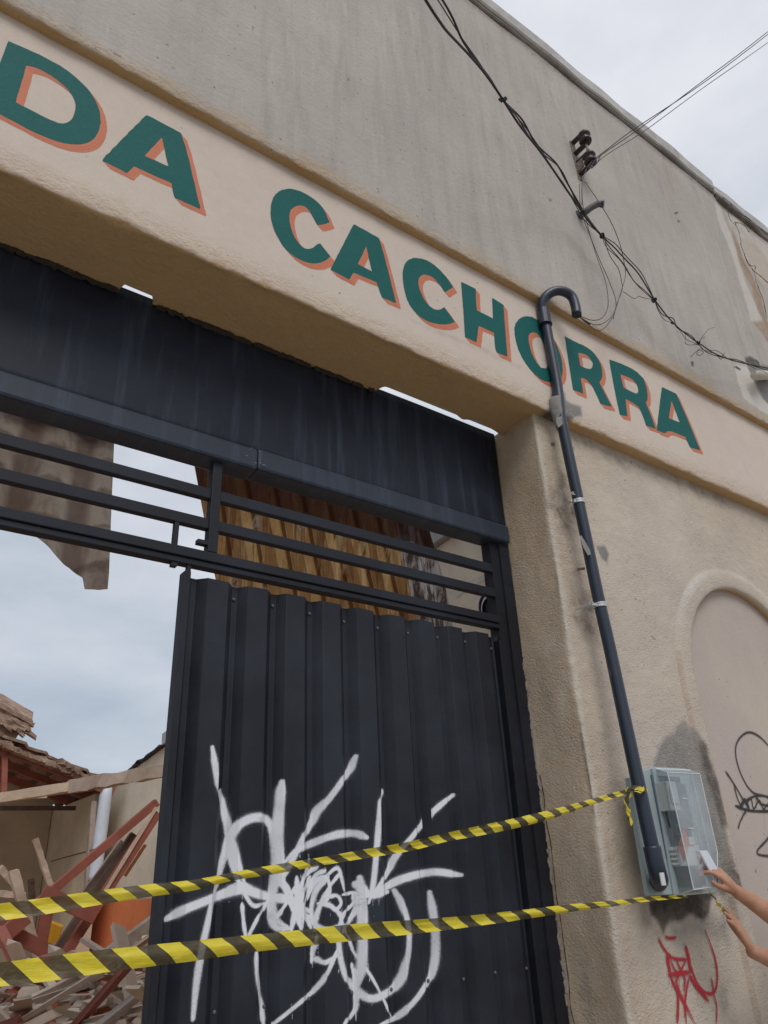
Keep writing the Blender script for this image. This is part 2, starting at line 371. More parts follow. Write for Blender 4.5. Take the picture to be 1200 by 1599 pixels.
# soffit rear edge traced on the soffit plane
edge = [(0, 366), (60, 392), (100, 410), (150, 430), (186, 444), (192, 443), (240, 463), (250, 473), (300, 484), (340, 500), (362, 508), (400, 524), (455, 545), (500, 567), (545, 584), (590, 600), (600, 603), (630, 613), (660, 625), (705, 641), (722, 655), (745, 656), (765, 668), (775, 674)]
ex, ey = [], []
for u, v in edge:
    r = ray(u, v); t = (ZS-CAM_H)/r[2]; ex.append(r[0]*t); ey.append(r[1]*t-CAM_D)
ey = [y_ if (186 < e_[0] < 249 or e_[0] > 592) else .41 for y_, e_ in zip(ey, edge)]
def soff_back(x): return np.interp(x, [-3.0]+ex+[2.62, 7.5], [.41]+ey+[.33, .33])
def sweep_x(name, prof, xs, mat, wall, zbase=None, roughz=None, noiseamp=.0):
    """prof: list of (Y,Z,kind); kind 1 marks arris rows that get irregular"""
    pr = np.array([(p[0], p[1]) for p in prof]); ar = np.array([p[2] for p in prof])
    X = np.repeat(xs[:, None], len(prof), 1); Y = np.repeat(pr[None, :, 0], len(xs), 0); Z = np.repeat(pr[None, :, 1], len(xs), 0)
    A = np.repeat(ar[None], len(xs), 0)
    return X, Y, Z, A
xs = np.arange(-3.0, 7.0, .012)
# --- lettering band
prof = [(.41, ZS, 2)]+[(y, ZS, 0) for y in np.arange(.30, .012, -.02)]+[(.006, ZS, 1), (0, ZS+.006, 1)]+[(0, z, 0) for z in np.arange(ZS+.018, ZB+.03, .012)]
X, Y, Z, A = sweep_x('b', prof, xs, m_band, 'band')
sb = soff_back(xs)[:, None]; so = np.array([i for i, p in enumerate(prof) if p[1] == ZS])
Y[:, so] = np.where(A[:, so] == 2, sb, np.minimum(Y[:, so], sb-.002))
edge_n = (vnoise(X*9, Z*0+3.3, octv=5)-.5)
Z = Z+np.where(A == 1, edge_n*.022-.002, 0); Y = Y+np.where(A == 1, np.abs(edge_n)*.016, 0)
front = (Y < .004) & (Z > ZS)
fade = np.clip(1-(Z-ZS)/.12, 0, 1)
Y = Y+np.where(front, (vnoise(X*26, Z*60, octv=4)-.5)*.011*fade, 0)
Z = Z+np.where((~front) & (A == 0), (vnoise(X*3, Y*7, octv=3)-.5)*.014, 0)
at_ = masks('band', X, Z); at_['rough'] = np.clip(fade*1.6, 0, 1)*(Z > ZS+.004)+.8*(~front)
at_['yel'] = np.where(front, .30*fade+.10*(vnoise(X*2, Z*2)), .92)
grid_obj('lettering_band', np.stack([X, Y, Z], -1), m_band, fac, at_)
# --- upper wall with its underside lip
prof = [(.08, ZB, 0), (.03, ZB, 0), (-.01, ZB, 0), (-.03, ZB, 0), (UP+.004, ZB, 1), (UP, ZB+.006, 1)]+[(UP, z, 0) for z in np.arange(ZB+.018, 7.03, .014)]
X, Y, Z, A = sweep_x('u', prof, xs, m_upper, 'up')
edge_n = (vnoise(X*8, Z*0+9.3, octv=5)-.5)
Z = Z+np.where(A == 1, edge_n*.02, 0); Y = Y+np.where(A == 1, np.abs(edge_n)*.014, 0)
front = (Z > ZB+.001); fade = np.clip(1-(Z-ZB)/.10, 0, 1)
Y = Y+np.where(front, (vnoise(X*20, Z*34, octv=3)-.5)*.007*fade, 0)+(vnoise(X*.9, Z*.9+5, octv=2)-.5)*.012*np.clip((Z-ZB)*3, 0, 1)
# raised repair plaster at the far right edge
sr = np.interp(Z, [4.9, 5.56, 6.15, 7.02], [5.12, 5.0, 5.1, 5.32]); Y = Y+np.where((X > sr) & front & (Z > 4.95), .012+.006*vnoise(X*9, Z*9), 0)
at_ = masks('up', X, Z); at_['rough'] = np.clip(fade*1.3, .25, 1)
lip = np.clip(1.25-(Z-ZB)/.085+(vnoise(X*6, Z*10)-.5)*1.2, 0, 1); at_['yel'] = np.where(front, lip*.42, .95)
top = np.clip(1-(7.02-Z)/.10+(vnoise(X*7, Z*7)-.5)*.8, 0, 1); at_['dark'] = np.maximum(at_['dark'], top*.45)
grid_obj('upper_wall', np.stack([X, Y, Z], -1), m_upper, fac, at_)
# masonry body behind the plaster faces (gives the facade real thickness)
MB().box(-3, 7, .012, .30, ZS+.022, ZB-.01).build('masonry', m_cope, fac)
MB().box(-3, 7, -.02, .20, ZB+.01, 7.0).build('masonry', m_cope, fac)
# --- coping
def coping(x0, x1, seg, z0, z1, yf, mat, jag):
    xs_ = np.linspace(x0, x1, seg); pr = [(.24, z0), (yf+.01, z0), (yf, z0+.012), (yf, z1-.01), (yf+.01, z1), (.24, z1)]
    P = np.array([[(x, y+(mnoise.noise(Vector((x*3, y*9, z*9)))*jag if y < .2 else 0), z+mnoise.noise(Vector((x*2.3, 4+y*9, z*9)))*jag) for y, z in pr] for x in xs_])
    n, m = P.shape[:2]; Fc = [(i*m+j, i*m+j+1, (i+1)*m+j+1, (i+1)*m+j) for i in range(n-1) for j in range(m-1)]+[(0, 5, 4, 3, 2, 1)]+[tuple((n-1)*m+j for j in range(6))]
    return [Vector(v) for v in P.reshape(-1, 3)], Fc
V_, F_ = coping(-3, 5.30, 260, 7.045, 7.165, -.075, m_cope, .012); obj('coping', V_, F_, m_cope, fac)
V_, F_ = coping(-3, 5.29, 400, 7.008, 7.044, -.060, m_cope, .016); obj('dark_strip', V_, F_, m_cope_dark, fac)  # thin darker strip added just below the coping
V_, F_ = coping(5.30, 7.0, 90, 7.05, 7.16, -.062, m_cope, .02); obj('coping', V_, F_, m_cope, fac)
V_, F_ = coping(5.36, 7.0, 120, 6.98, 7.05, -.052, m_cope, .04); obj('dark_strip', V_, F_, m_cope_dark, fac)

mcrack = simple('crack', srgb(70, 52, 40), 1, .2)
for pts in ([(985, 1000), (1010, 1060), (1020, 1130), (1040, 1190), (1062, 1250), (1100, 1300), (1120, 1380), (1160, 1480), (1180, 1600)], [(980, 995), (1020, 1003), (1048, 1022), (1072, 1058)], [(905, 840), (950, 870), (985, 925), (1060, 965), (1110, 1010), (1200, 1075)], [(1040, 1200), (1075, 1262), (1110, 1268), (1105, 1285)], [(1090, 1290), (1130, 1320), (1200, 1380)], [(935, 880), (945, 960), (990, 1020)]):
    c_ = [Vector(p)+Vector((random.uniform(-.006, .006), -.014, random.uniform(-.006, .006))) for p in catmull([at(*cF(*p), UP) for p in pts], 6)]
    MB().tube(c_, [random.uniform(.0012, .0036) for _ in c_], 5).build('crack', mcrack, fac)
# --- pier beside the gateway: jamb + front, swept up in Z
def arris(z): return (vnoise(z*5, z*0+1.5, octv=2)-.5)*.8+(vnoise(z*34, z*0+4.5, octv=3)-.5)*.55
px = [(JX, y) for y in np.arange(.42, .085, -.018)]+[(JX, LOW+.012), (JX+.001, LOW+.006), (JX+.006, LOW+.001), (JX+.012, LOW)]+[(x, LOW) for x in np.arange(JX+.024, 3.291, .011)]
px[-1] = (3.29, LOW)
zs = np.concatenate([np.arange(-.01, .9, .05), np.arange(.9, 3.745, .011)])
px = np.array(px); X = np.repeat(px[None, :, 0], len(zs), 0); Y = np.repeat(px[None, :, 1], len(zs), 0); Z = np.repeat(zs[:, None], len(px), 1)
isj = (X < JX+.001) & (Y > LOW+.01); nearA = np.exp(-((X-JX)**2+(Y-LOW)**2)/.0005)
an = arris(zs)[:, None]
X = X+nearA*(an*.020)+np.where(isj, (vnoise(Y*5, Z*2.5, octv=3)-.5)*.022, 0); Y = Y+nearA*np.abs(an)*.012
edgefade = np.clip((3.27-X)/.05, 0, 1)
Y = Y+np.where(~isj, ((vnoise(X*30, Z*42, octv=3)-.5)*.0045+(vnoise(X*2.2, Z*1.4+8, octv=2)-.5)*.014)*edgefade, 0)
at_ = masks('low', np.where(isj, X+(LOW-Y)*1.0, X), Z)
for k in ('dark', 'grey'): at_[k] = np.where(isj, at_[k]*0, at_[k])
at_['yel'] = np.where(isj, .26+.26*vnoise(Y*6, Z*2.5), .22*np.clip(1-(X-JX)/.35, 0, 1)+.25*(vnoise(X*2, Z*2, 4)-.3))
at_['yel'] = np.where(~isj & (nearA > .15), at_['yel']*.3, at_['yel']); at_['pale'] = np.maximum(at_['pale'], np.exp(-((X-JX)**2+(Y-LOW)**2)/.0002)*(.15+.35*vnoise(Z*9, Z*3)))
gs = np.clip((vnoise(Y*12, Z*3, 2.2)-.5)*3, 0, 1)*isj*np.clip((1.9-Z)*2, 0, 1); at_['grey'] = np.maximum(at_['grey'], gs*.5)
grid_obj('pier', np.stack([X, Y, Z], -1), m_lower, fac, at_)
# hairline crack in the jamb
ck = [cG(*p) for p in [(575, 40), (600, 180), (612, 310), (640, 450), (655, 560), (668, 680), (680, 800), (700, 900), (722, 1060), (740, 1200), (752, 1310), (760, 1420), (770, 1500), (790, 1600)]]
mcrack = simple('crack', srgb(70, 52, 40), 1, .2)
cm = MB(); pts = [at_x(u, v, JX-.0) for u, v in ck]; pts = [Vector((JX+(vnoise(np.array([p.y*5]), np.array([p.z*2.5]), octv=3)[0]-.5)*.022-.0015, p.y+random.uniform(-.002, .002), p.z)) for p in pts]
pts = [Vector(p) for p in catmull(pts, 5)]; cm.tube(pts, [random.uniform(.0008, .0026) for _ in pts], 5); cm.build('crack', mcrack, fac)
# --- arched niche with raised surround
AX, AZ, AR = 4.04, 2.42, .625
path = [(AX-AR-.02*(2.42-z)*0, z) for z in np.concatenate([np.arange(-.01, .9, .06), np.arange(.9, AZ, .012)])]
path += [(AX-AR*math.cos(t), AZ+AR*1.02*math.sin(t)) for t in np.linspace(0, math.pi, 170)]
path += [(AX+AR, z) for z in np.concatenate([np.arange(AZ-.012, .9, -.05), np.arange(.9, -.05, -.1)])]
path = np.array(path); path[:, 0] += (vnoise(path[:, 0]*5, path[:, 1]*5, octv=3)-.5)*.012
nrm = np.zeros_like(path)
for i, (x, z) in enumerate(path):
    if z < AZ: nrm[i] = (-1 if x < AX else 1, 0)
    else: d = np.array([x-AX, z-AZ]); nrm[i] = d/np.linalg.norm(d)
BX0, BX1, BZ1 = 3.29, 4.79, 3.745
def outer(i):
    x, z = path[i]
    if z < AZ: return (BX0 if x < AX else BX1, z)
    dx, dz = nrm[i]; 
    t = min([tt for tt in ((BX1-AX)/dx if dx > 1e-6 else 9, (BX0-AX)/dx if dx < -1e-6 else 9, (BZ1-AZ)/dz if dz > 1e-6 else 9)])
    return (AX+dx*t, AZ+dz*t)
OUT = np.array([outer(i) for i in range(len(path))])
ds = [(-.0, .105), (-.001, .086), (0, .066), (.004, .055), (.012, .051), (.03, .0500), (.06, .0500), (.085, .052), (.098, .056), (.11, .062), (.122, LOW)]
rows = []
for i in range(len(path)):
    r_ = []
    L = np.linalg.norm(OUT[i]-path[i]); sc = min(1, (L-.002)/.122)
    for d, y in ds: p = path[i]+nrm[i]*d*sc; r_.append((p[0], y, p[1]))
    p0 = path[i]+nrm[i]*.122*sc
    for k in range(1, 71): p = p0+(OUT[i]-p0)*k/70; r_.append((p[0], LOW, p[1]))
    rows.append(r_)
P = np.array(rows); X, Y, Z = P[..., 0], P[..., 1].copy(), P[..., 2]
ef = np.clip((X-3.29)/.05, 0, 1)*np.clip((4.79-X)/.05, 0, 1); ef[:, :3] = 0
Y += ((vnoise(X*30, Z*42, octv=3)-.5)*.0045+(vnoise(X*2.2, Z*1.4+8, octv=2)-.5)*.010)*ef
at_ = masks('low', X, Z); at_['yel'] = .25*(vnoise(X*2, Z*2, 4)-.3)*(Y > .05)
at_['yel'][:, :2] = .95; at_['rough'] += 0
fr = np.zeros(X.shape); fr[:, 8:12] = 1; at_['rust'] = np.maximum(at_['rust'], fr*.25*(X < AX)*(Z < 2.6))  # brown tint paints the shaded left side of the ridge, not rust
fr = np.zeros(X.shape); fr[:, 7:10] = 1; at_['pale'] = np.maximum(at_['pale'], fr*.7*np.exp(-((X-3.56)**2+(Z-3.0)**2)/.03))  # pale spot paints the highlight on the lit ridge of the surround
grid_obj('arch_surround', P*[1, 0, 1]+np.stack([X*0, Y, Z*0], -1), m_lower, fac, at_)
def gridwall(name, x0, x1, z0, z1, Yf, mat, amp, wall='low', st=.02, **extra):
    a = np.arange(x0, x1+st/2, st); b = np.arange(z0, z1+st/2, st); X, Z = np.meshgrid(a, b); Y = Yf+(vnoise(X*2, Z*2, octv=3)-.5)*amp
    m_ = masks(wall, X, Z) if wall else {}; 
    return grid_obj(name, np.stack([X, Y, Z], -1), mat, fac, m_)
gridwall('niche_panel', 3.30, 4.78, -.01, 3.2, .1, m_panel, .006, None)
gridwall('pier', 4.79, 7.0, -.01, 3.745, LOW, m_lower, .004, None, .05)
# hidden returns and the far pier, left of the frame
MB().box(2.60, 6.98, .125, .34, 0, 3.73).build('masonry', m_cope, fac)
MB().box(-3.0, -.82, LOW, .34, 0, 3.72).build('pier', m_lower, fac, bevel=.01)

# --- painted lettering: D A  C A C H O R R A
def fill(P, holes=()):
    loops = [[Vector((x, y, 0)) for x, y in P]]+[[Vector((x, y, 0)) for x, y in h] for h in holes]
    fl = [v for l in loops for v in l]; return fl, tessellate_polygon(loops)
def smooth_poly(P, on):
    if not on: return P
    return P
def P4(conv, pts): return [conv(*p) for p in pts]
i_ = lambda x, y: (x, y)
cA = q(0, 0)
LET = [
 ('D', P4(cA, [(55, 260), (150, 300), (230, 335), (300, 370), (400, 425), (470, 480), (530, 535), (575, 590), (605, 645), (625, 700), (631, 765), (620, 820), (595, 862), (560, 888), (520, 903), (460, 905), (380, 893), (300, 865), (200, 822), (100, 768), (0, 715), (-115, 662), (-60, 530), (0, 390)]),
  [P4(cA, [(165, 410), (215, 422), (260, 440), (340, 487), (400, 535), (440, 575), (462, 615), (474, 665), (466, 715), (450, 745), (420, 770), (380, 775), (330, 758), (270, 728), (200, 692), (145, 665), (100, 640), (115, 580), (145, 490)])]),
 ('A', P4(cA, [(915, 718), (1132, 832), (1170, 950), (1254, 1310), (1095, 1238), (1080, 1200), (1072, 1145), (955, 1095), (840, 1040), (795, 1083), (635, 1002)]), [P4(cA, [(1012, 858), (905, 975), (1052, 1040)])]),
 ('C', P4(cB, [(858, 590), (830, 515), (785, 462), (725, 418), (660, 388), (600, 378), (550, 390), (512, 425), (492, 480), (490, 545), (505, 620), (538, 690), (578, 750), (625, 795), (680, 828), (740, 847), (790, 847), (832, 830), (865, 803), (800, 722), (778, 728), (752, 752), (715, 758), (682, 738), (650, 700), (622, 640), (606, 570), (612, 520), (640, 488), (690, 482), (730, 510), (752, 550), (785, 608), (825, 602)]), []),
 ('A', [(552.5, 350), (592, 372), (601, 402), (619, 474), (597, 465), (592, 452), (588, 441), (552, 426), (545, 437), (516, 421)], [[(572, 385), (559, 412.5), (581, 424)]]),
 ('C', P4(cC, [(430, 595), (400, 545), (352, 490), (300, 445), (250, 420), (190, 410), (145, 425), (120, 468), (115, 540), (127, 620), (150, 690), (190, 748), (240, 793), (300, 820), (370, 829), (410, 825), (442, 810), (375, 718), (350, 735), (320, 736), (288, 718), (255, 680), (225, 620), (210, 560), (225, 522), (260, 515), (300, 530), (340, 568), (380, 627)]), []),
 ('H', P4(cC, [(480, 560), (572, 605), (574, 680), (580, 740), (680, 790), (675, 660), (745, 705), (752, 800), (770, 1030), (705, 1003), (692, 970), (686, 880), (590, 836), (578, 940), (505, 907), (495, 740)]), []),
 ('O', P4(cC, [(810, 860), (825, 808), (865, 777), (915, 776), (960, 800), (1010, 848), (1050, 905), (1088, 975), (1112, 1055), (1117, 1130), (1097, 1178), (1050, 1192), (990, 1180), (930, 1130), (870, 1052), (830, 965)]), [P4(cC, [(898, 905), (915, 876), (950, 880), (985, 920), (1012, 985), (1028, 1050), (1018, 1102), (980, 1098), (945, 1058), (915, 990)])]),
 ('R', [(882, 525), (900, 535), (913, 540), (927, 550), (937, 565), (941, 580), (940, 592), (936, 597), (945, 615), (956, 636), (938, 631), (932, 617), (924, 601), (915, 592), (907, 590), (911, 615), (895, 609), (888, 565)], [[(903, 551), (913, 553), (920, 557.5), (926, 567), (925, 575), (919, 577), (906, 571)]]),
 ('R', P4(cD, [(205, 645), (300, 680), (370, 715), (420, 765), (442, 830), (447, 890), (435, 918), (465, 990), (497, 1080), (437, 1060), (415, 995), (392, 945), (360, 920), (308, 893), (320, 1003), (272, 990), (240, 840)]), [P4(cD, [(275, 738), (345, 765), (378, 800), (390, 840), (380, 862), (345, 848), (296, 820)])]),
 ('A', P4(cD, [(535, 818), (625, 860), (660, 940), (700, 1030), (775, 1215), (712, 1195), (690, 1150), (680, 1130), (570, 1085), (560, 1112), (502, 1088), (518, 950)]), [P4(cD, [(595, 903), (578, 1012), (647, 1040)])]),
]
wob = lambda p: (p.x, p.z)
for ch, P_, H_ in LET:
    def conv(L, curvy):
        W = [wob(at(u, v, BAND)) for u, v in L]
        if not curvy: return W
        out_ = []                                # chaikin only at blunt corners, keeps square corners
        n = len(W)
        for i in range(n):
            a, b, c = Vector(W[i-1]), Vector(W[i]), Vector(W[(i+1) % n]); ang = (b-a).angle(c-b) if (b-a).length and (c-b).length else 0
            if ang < .9: out_ += [tuple(b.lerp(a, .25)), tuple(b.lerp(c, .25))]
            else: out_ += [tuple(b.lerp(a, .03)), tuple(b.lerp(c, .03))]
        return out_
    def brush(W, k=.0012):
        o2 = []
        for i in range(len(W)):
            a, b = Vector(W[i]), Vector(W[(i+1) % len(W)]); n_ = max(1, int((b-a).length/.012))
            for j in range(n_): p = a.lerp(b, j/n_); o2.append((p.x+mnoise.noise(Vector((p.x*40, p.y*40, 1)))*k*1.6, p.y+mnoise.noise(Vector((p.x*40, p.y*40, 7)))*k*1.6))
        return o2
    conv0 = conv; conv = lambda a, b: brush(conv0(a, b))
    O_ = conv(P_, True); HH = [conv(h, True) for h in H_]
    fl, tr = fill(O_, HH)
    # subdivide lightly through edges: follow the plaster plane (flat)
    lo = obj('painted_letter', [(v.x, -.0015, v.y) for v in fl], tr, m_green, fac); lo['label'] = 'dark green painted letter %s with orange shading' % ch
    V_, F_ = [], []
    for k, (t, yy) in enumerate(((.34, -.0012), (.67, -.0009), (1, -.0006))):
        n0 = len(V_); V_ += [(v.x+.026*t, yy, v.y-.021*t) for v in fl]; F_ += [tuple(i+n0 for i in f) for f in tr]
    obj('letter_shading', V_, F_, m_orange, lo)

# --- spray graffiti (ribbons laid on the real surface)
def strokes(name, conv, L, sc, surf, mat, parent, res=.0032, drip=0, WF=1.0, seed=1):
    """one paint layer lying on the real surface; attribute a = paint density from the distance to the strokes"""
    rnd = random.Random(seed); S_ = []                      # samples: x, z, radius, density
    def run(c, rad, dens, taper=True):
        n_ = len(c)
        for i in range(n_-1):
            for t in (0, .5):
                p = c[i]*(1-t)+c[i+1]*t; f_ = (i+t)/max(1, n_-1); e = min(1, .55+f_*5, .35+(1-f_)*4) if taper else 1-.5*f_
                a_ = surf(p[0], p[1]); f0 = at(p[0], p[1], surf.flat); b_ = at(p[0]+1, p[1], surf.flat); m_ = at(p[0], p[1]+1, surf.flat); a0_ = a_; a_ = f0; k_ = ((b_-a_).length+(m_-a_).length)/2
                nz = mnoise.noise(Vector((f_*4, seed*3.7+rad, len(S_)*.0)))
                new = (a0_.x, a0_.z, rad*k_*e*(1+.26*nz), dens*(1+.22*mnoise.noise(Vector((f_*6, rad, 5.2)))))
                if (i or t):                                    # carry the stroke over the hidden rib flanks
                    o_ = S_[-1]; g_ = math.hypot(new[0]-o_[0], new[1]-o_[1]); m2_ = int(g_/.004)
                    for q2 in range(1, m2_): S_.append(tuple(o_[k]+(new[k]-o_[k])*q2/m2_ for k in range(4)))
                S_.append(new)
    for pts, wpx in L:
        P_ = [np.array(conv(*p)) for p in pts]; ln = sum(np.linalg.norm(P_[k+1]-P_[k]) for k in range(len(P_)-1))
        c = catmull(P_, max(6, int(ln/len(P_)/1.6))); run(c, wpx/sc*.5*WF, rnd.uniform(.86, 1.08))
    for _ in range(drip):
        pts, wpx = rnd.choice(L); p = np.array(conv(*rnd.choice(pts))); dl = rnd.uniform(8, 40); p[0] += rnd.uniform(-1, 1)*wpx/sc*.35
        c = [p+np.array([.07*t*dl, t*dl]) for t in np.linspace(-.35, 1, 14)]; run(c, rnd.uniform(.5, 1.0), rnd.uniform(.35, .7), False)
    S_ = np.array(S_); x0, x1, z0, z1 = S_[:, 0].min()-.06, S_[:, 0].max()+.06, max(S_[:, 1].min()-.06, .02), S_[:, 1].max()+.06
    gx = np.arange(x0, x1, res); gz = np.arange(z0, z1, res); A_ = np.zeros((len(gx), len(gz))); H_ = np.zeros_like(A_)
    for x, z, r, dn in S_:
        w_ = 2.6*r+res; i0, i1 = np.searchsorted(gx, (x-w_, x+w_)); j0, j1 = np.searchsorted(gz, (z-w_, z+w_))
        if i1 <= i0 or j1 <= j0: continue
        d = np.hypot(gx[i0:i1, None]-x, gz[None, j0:j1]-z)/r; core = np.clip((1.38-d)/.85, 0, 1); core = core*core*(3-2*core)*dn
        A_[i0:i1, j0:j1] = np.maximum(A_[i0:i1, j0:j1], core); H_[i0:i1, j0:j1] = np.maximum(H_[i0:i1, j0:j1], np.clip(1-d/2.6, 0, 1)**1.4*.50*dn)
    A_ = np.clip(np.maximum(A_, H_), 0, 1.1)
    keep = (A_[:-1, :-1]+A_[1:, :-1]+A_[1:, 1:]+A_[:-1, 1:]) > .004; idx = -np.ones(A_.shape, int); V, Fc, At = [], [], []
    def vid(i, j):
        if idx[i, j] < 0: idx[i, j] = len(V); V.append(surf3(gx[i], gz[j], surf)); At.append(A_[i, j])
        return idx[i, j]
    for i, j in zip(*np.nonzero(keep)): Fc.append((vid(i, j), vid(i+1, j), vid(i+1, j+1), vid(i, j+1)))
    return obj(name, V, Fc, mat, parent, attrs={'a': At})
def surf3(x, z, surf): return Vector((x, surf.yy(x, z), z))
red = [([(350, 430), (380, 490), (420, 545), (445, 560)], 12), ([(400, 412), (440, 425), (490, 418)], 11), ([(425, 550), (430, 640), (450, 740), (490, 830), (530, 900), (570, 970), (635, 1100)], 17), ([(560, 490), (578, 560), (592, 640), (600, 700)], 22), ([(600, 640), (640, 760), (700, 840), (760, 858), (792, 815), (803, 720), (790, 600), (760, 500), (705, 350)], 12), ([(590, 720), (650, 810), (738, 918)], 20), ([(430, 570), (500, 588), (575, 590)], 13), ([(430, 712), (500, 700), (590, 690)], 20), ([(485, 590), (525, 680), (552, 745), (545, 850)], 10), ([(560, 600), (520, 680), (490, 755)], 10), ([(582, 740), (562, 850), (555, 950), (565, 1100)], 13), ([(480, 740), (510, 840), (545, 910)], 14), ([(500, 850), (500, 950), (494, 1100)], 17), ([(780, 870), (798, 960), (796, 1100)], 9), ([(755, 740), (768, 800), (772, 860)], 9), ([(445, 600), (470, 660), (500, 700)], 9), ([(415, 560), (420, 620), (445, 690)], 14)]
def s_low(u, v): p = at(u, v, LOW-.003); return p
s_low.flat = LOW
s_low.yy = lambda x, z: LOW+float((vnoise(np.array([x*2.2]), np.array([z*1.4+8]), octv=2)[0]-.5))*.014-.0055
strokes('graffiti_tag', cR, red, 5, s_low, m_red_spray, fac, WF=1.4, drip=14, seed=2)
blk = [([(1060, 830), (1007, 790), (950, 770), (912, 712), (891, 640), (897, 590), (932, 558), (975, 572), (1030, 630)], 7), ([(855, 697), (890, 750), (925, 812)], 7), ([(884, 740), (896, 790), (915, 832)], 6), ([(890, 820), (950, 838), (1060, 838)], 9), ([(920, 806), (960, 785), (1007, 787), (1060, 800)], 7), ([(928, 835), (907, 875), (899, 903)], 7), ([(1060, 860), (1007, 935), (968, 990), (1060, 1002)], 8), ([(925, 815), (945, 795), (955, 830), (975, 800), (990, 832), (1007, 805)], 5), ([(905, 830), (925, 800), (940, 840)], 12), ([(965, 790), (985, 815), (1040, 822)], 9)]
s_pan = lambda u, v: at(u, v, .0965)
s_pan.flat = .0965
s_pan.yy = lambda x, z: .0955
strokes('graffiti_tag', c2, blk, 2.2886, s_pan, m_black_spray, fac, WF=.85, drip=6, seed=3)

# ------------------------------------------------------------------ gate frame
GY = .36
gf = thing('gateway_grille', (1.6, GY, 0), 'dark navy steel header with three thin rails filling the gateway under the soffit', 'gateway grille')
bt = []
for u, v in ((187, 450), (249, 474), (605, 612), (705, 653), (770, 673)): bt.append(at(u, v, .336))
ZT = float(np.mean([p.z for p in bt]))
xj = at(400, 700, .336).x
def fascia(x0, x1, y, z0, z1, sd_):
    xs_ = np.linspace(x0, x1, 60); zz = np.linspace(z0, z1, 14)
    P = np.array([[(x, y+.004*math.sin(x*2.3+sd_)*math.sin((z-z0)/(z1-z0)*3.1), z+(.006*mnoise.noise(Vector((x*1.5, sd_, 0))) if z > z1-.01 else 0)) for z in zz] for x in xs_])
    n, m = P.shape[:2]; return [Vector(v) for v in P.reshape(-1, 3)], [(i*m+j, (i+1)*m+j, (i+1)*m+j+1, i*m+j+1) for i in range(n-1) for j in range(m-1)]
V_, F_ = fascia(-.84, 2.516, .336, 3.17, ZT, 2); obj('header_sheet', V_, F_, m_navy, gf, smooth=True, solid=.003)
MB().box(-.84, 2.52, .343, .40, 3.30, ZT-.03).build('header_tube', m_rail, gf)
MB().box(-.84, xj, .312, .425, 3.092, 3.186).build('header_tube', m_lip, gf, bevel=.012)
MB().box(xj+.001, 2.514, .315, .425, 3.098, 3.193).build('header_tube', m_lip, gf, bevel=.012)
wm = MB()
for k in range(14):
    p = Vector((xj+random.uniform(-.05, .035), .3118, 3.14+random.uniform(-.03, .045))); r = random.uniform(.0015, .005)
    wm.add([p+Vector((r*math.cos(a)*random.uniform(.6, 1.3), -.0008-.0001*k, r*math.sin(a)*random.uniform(.4, 1))) for a in np.arange(0, 6.2, .8)], [tuple(range(8))])
wm.build('worn_paint', simple('worn_primer', srgb(120, 118, 122), .8, .6, 60), gf)['kind'] = 'stuff'
MB().box(-.84, 2.40, .345, .375, 2.932, 2.975).build('rail', m_rail, gf, bevel=.003)
MB().box(-.84, 2.40, .345, .375, 2.808, 2.850).build('rail', m_rail, gf, bevel=.003)
MB().box(-.84, 2.405, .338, .385, 2.680, 2.7165).box(-.84, 2.405, .346, .385, 2.656, 2.679).build('rail', m_rail, gf, bevel=.003)
MB().box(.968, 1.006, .338, .378, 2.717, 3.10).build('upright', m_rail, gf, bevel=.003)
MB().box(.843, .860, .347, .37, 2.7165, 2.81).build('upright', m_rail, gf, bevel=.002)
MB().box(.930, .968, .340, .365, 2.742, 2.758).build('bracket', m_rail, gf)
MB().box(.845, .865, .35, .37, 2.640, 2.656).build('bracket', m_rail, gf)
# side post, slightly irregular against the plaster
V_, F_ = [], []
zz = np.linspace(0, 3.10, 120)
for z in zz:
    xr = 2.517+.008*mnoise.noise(Vector((z*2, 0, 0)))
    V_ += [(2.403, .352, z), (2.455, .352, z), (2.457, .340, z), (xr, .338, z), (xr, .41, z), (2.403, .41, z)]
for i in range(len(zz)-1):
    for k in range(6): a, b = i*6+k, i*6+(k+1) % 6; F_.append((a, b, b+6, a+6))
obj('post', V_, F_, m_rail, gf)
MB().box(-.84, -.80, .338, .40, 0, 3.10).build('post', m_rail, gf)
# torn mortar and paint between post and jamb
mm = MB()
for i in range(150):
    z = random.uniform(1.0, 2.55) if i < 60 else random.gauss(2.12, .13); s_ = random.uniform(.003, .010)
    mm.bar((2.519+random.uniform(-.006, .004), .3375, z-s_*1.5), (2.519+random.uniform(-.006, .004), .3375, z+s_*1.5), s_, .006, up=(0, 1, 0), jag=.5)
mm.build('flaked_mortar', simple('flake', srgb(150, 142, 132), .9, .6, 40), gf)['kind'] = 'stuff'
mm = MB()
for i in range(420):
    k = random.random()*(len(edge)-1); j = int(k); e0, e1 = edge[j], edge[j+1]; t = k-j; u, v = e0[0]+(e1[0]-e0[0])*t, e0[1]+(e1[1]-e0[1])*t
    if 186 < u < 250 or u > 590: continue
    r = ray(u, v); tt = (ZS-.004-CAM_H)/r[2]; p = Vector((r[0]*tt, .326, ZS-.010)); s_ = random.uniform(.004, .015)
    mm.bar(p+Vector((-s_, random.uniform(-.008, .004), 0)), p+Vector((s_, random.uniform(-.008, .004), random.uniform(-.004, .004))), s_*.9, .014, jag=.5)
mm.build('torn_mortar', simple('soffit_edge', srgb(66, 58, 52), .95, .5, 40), fac)['kind'] = 'stuff'

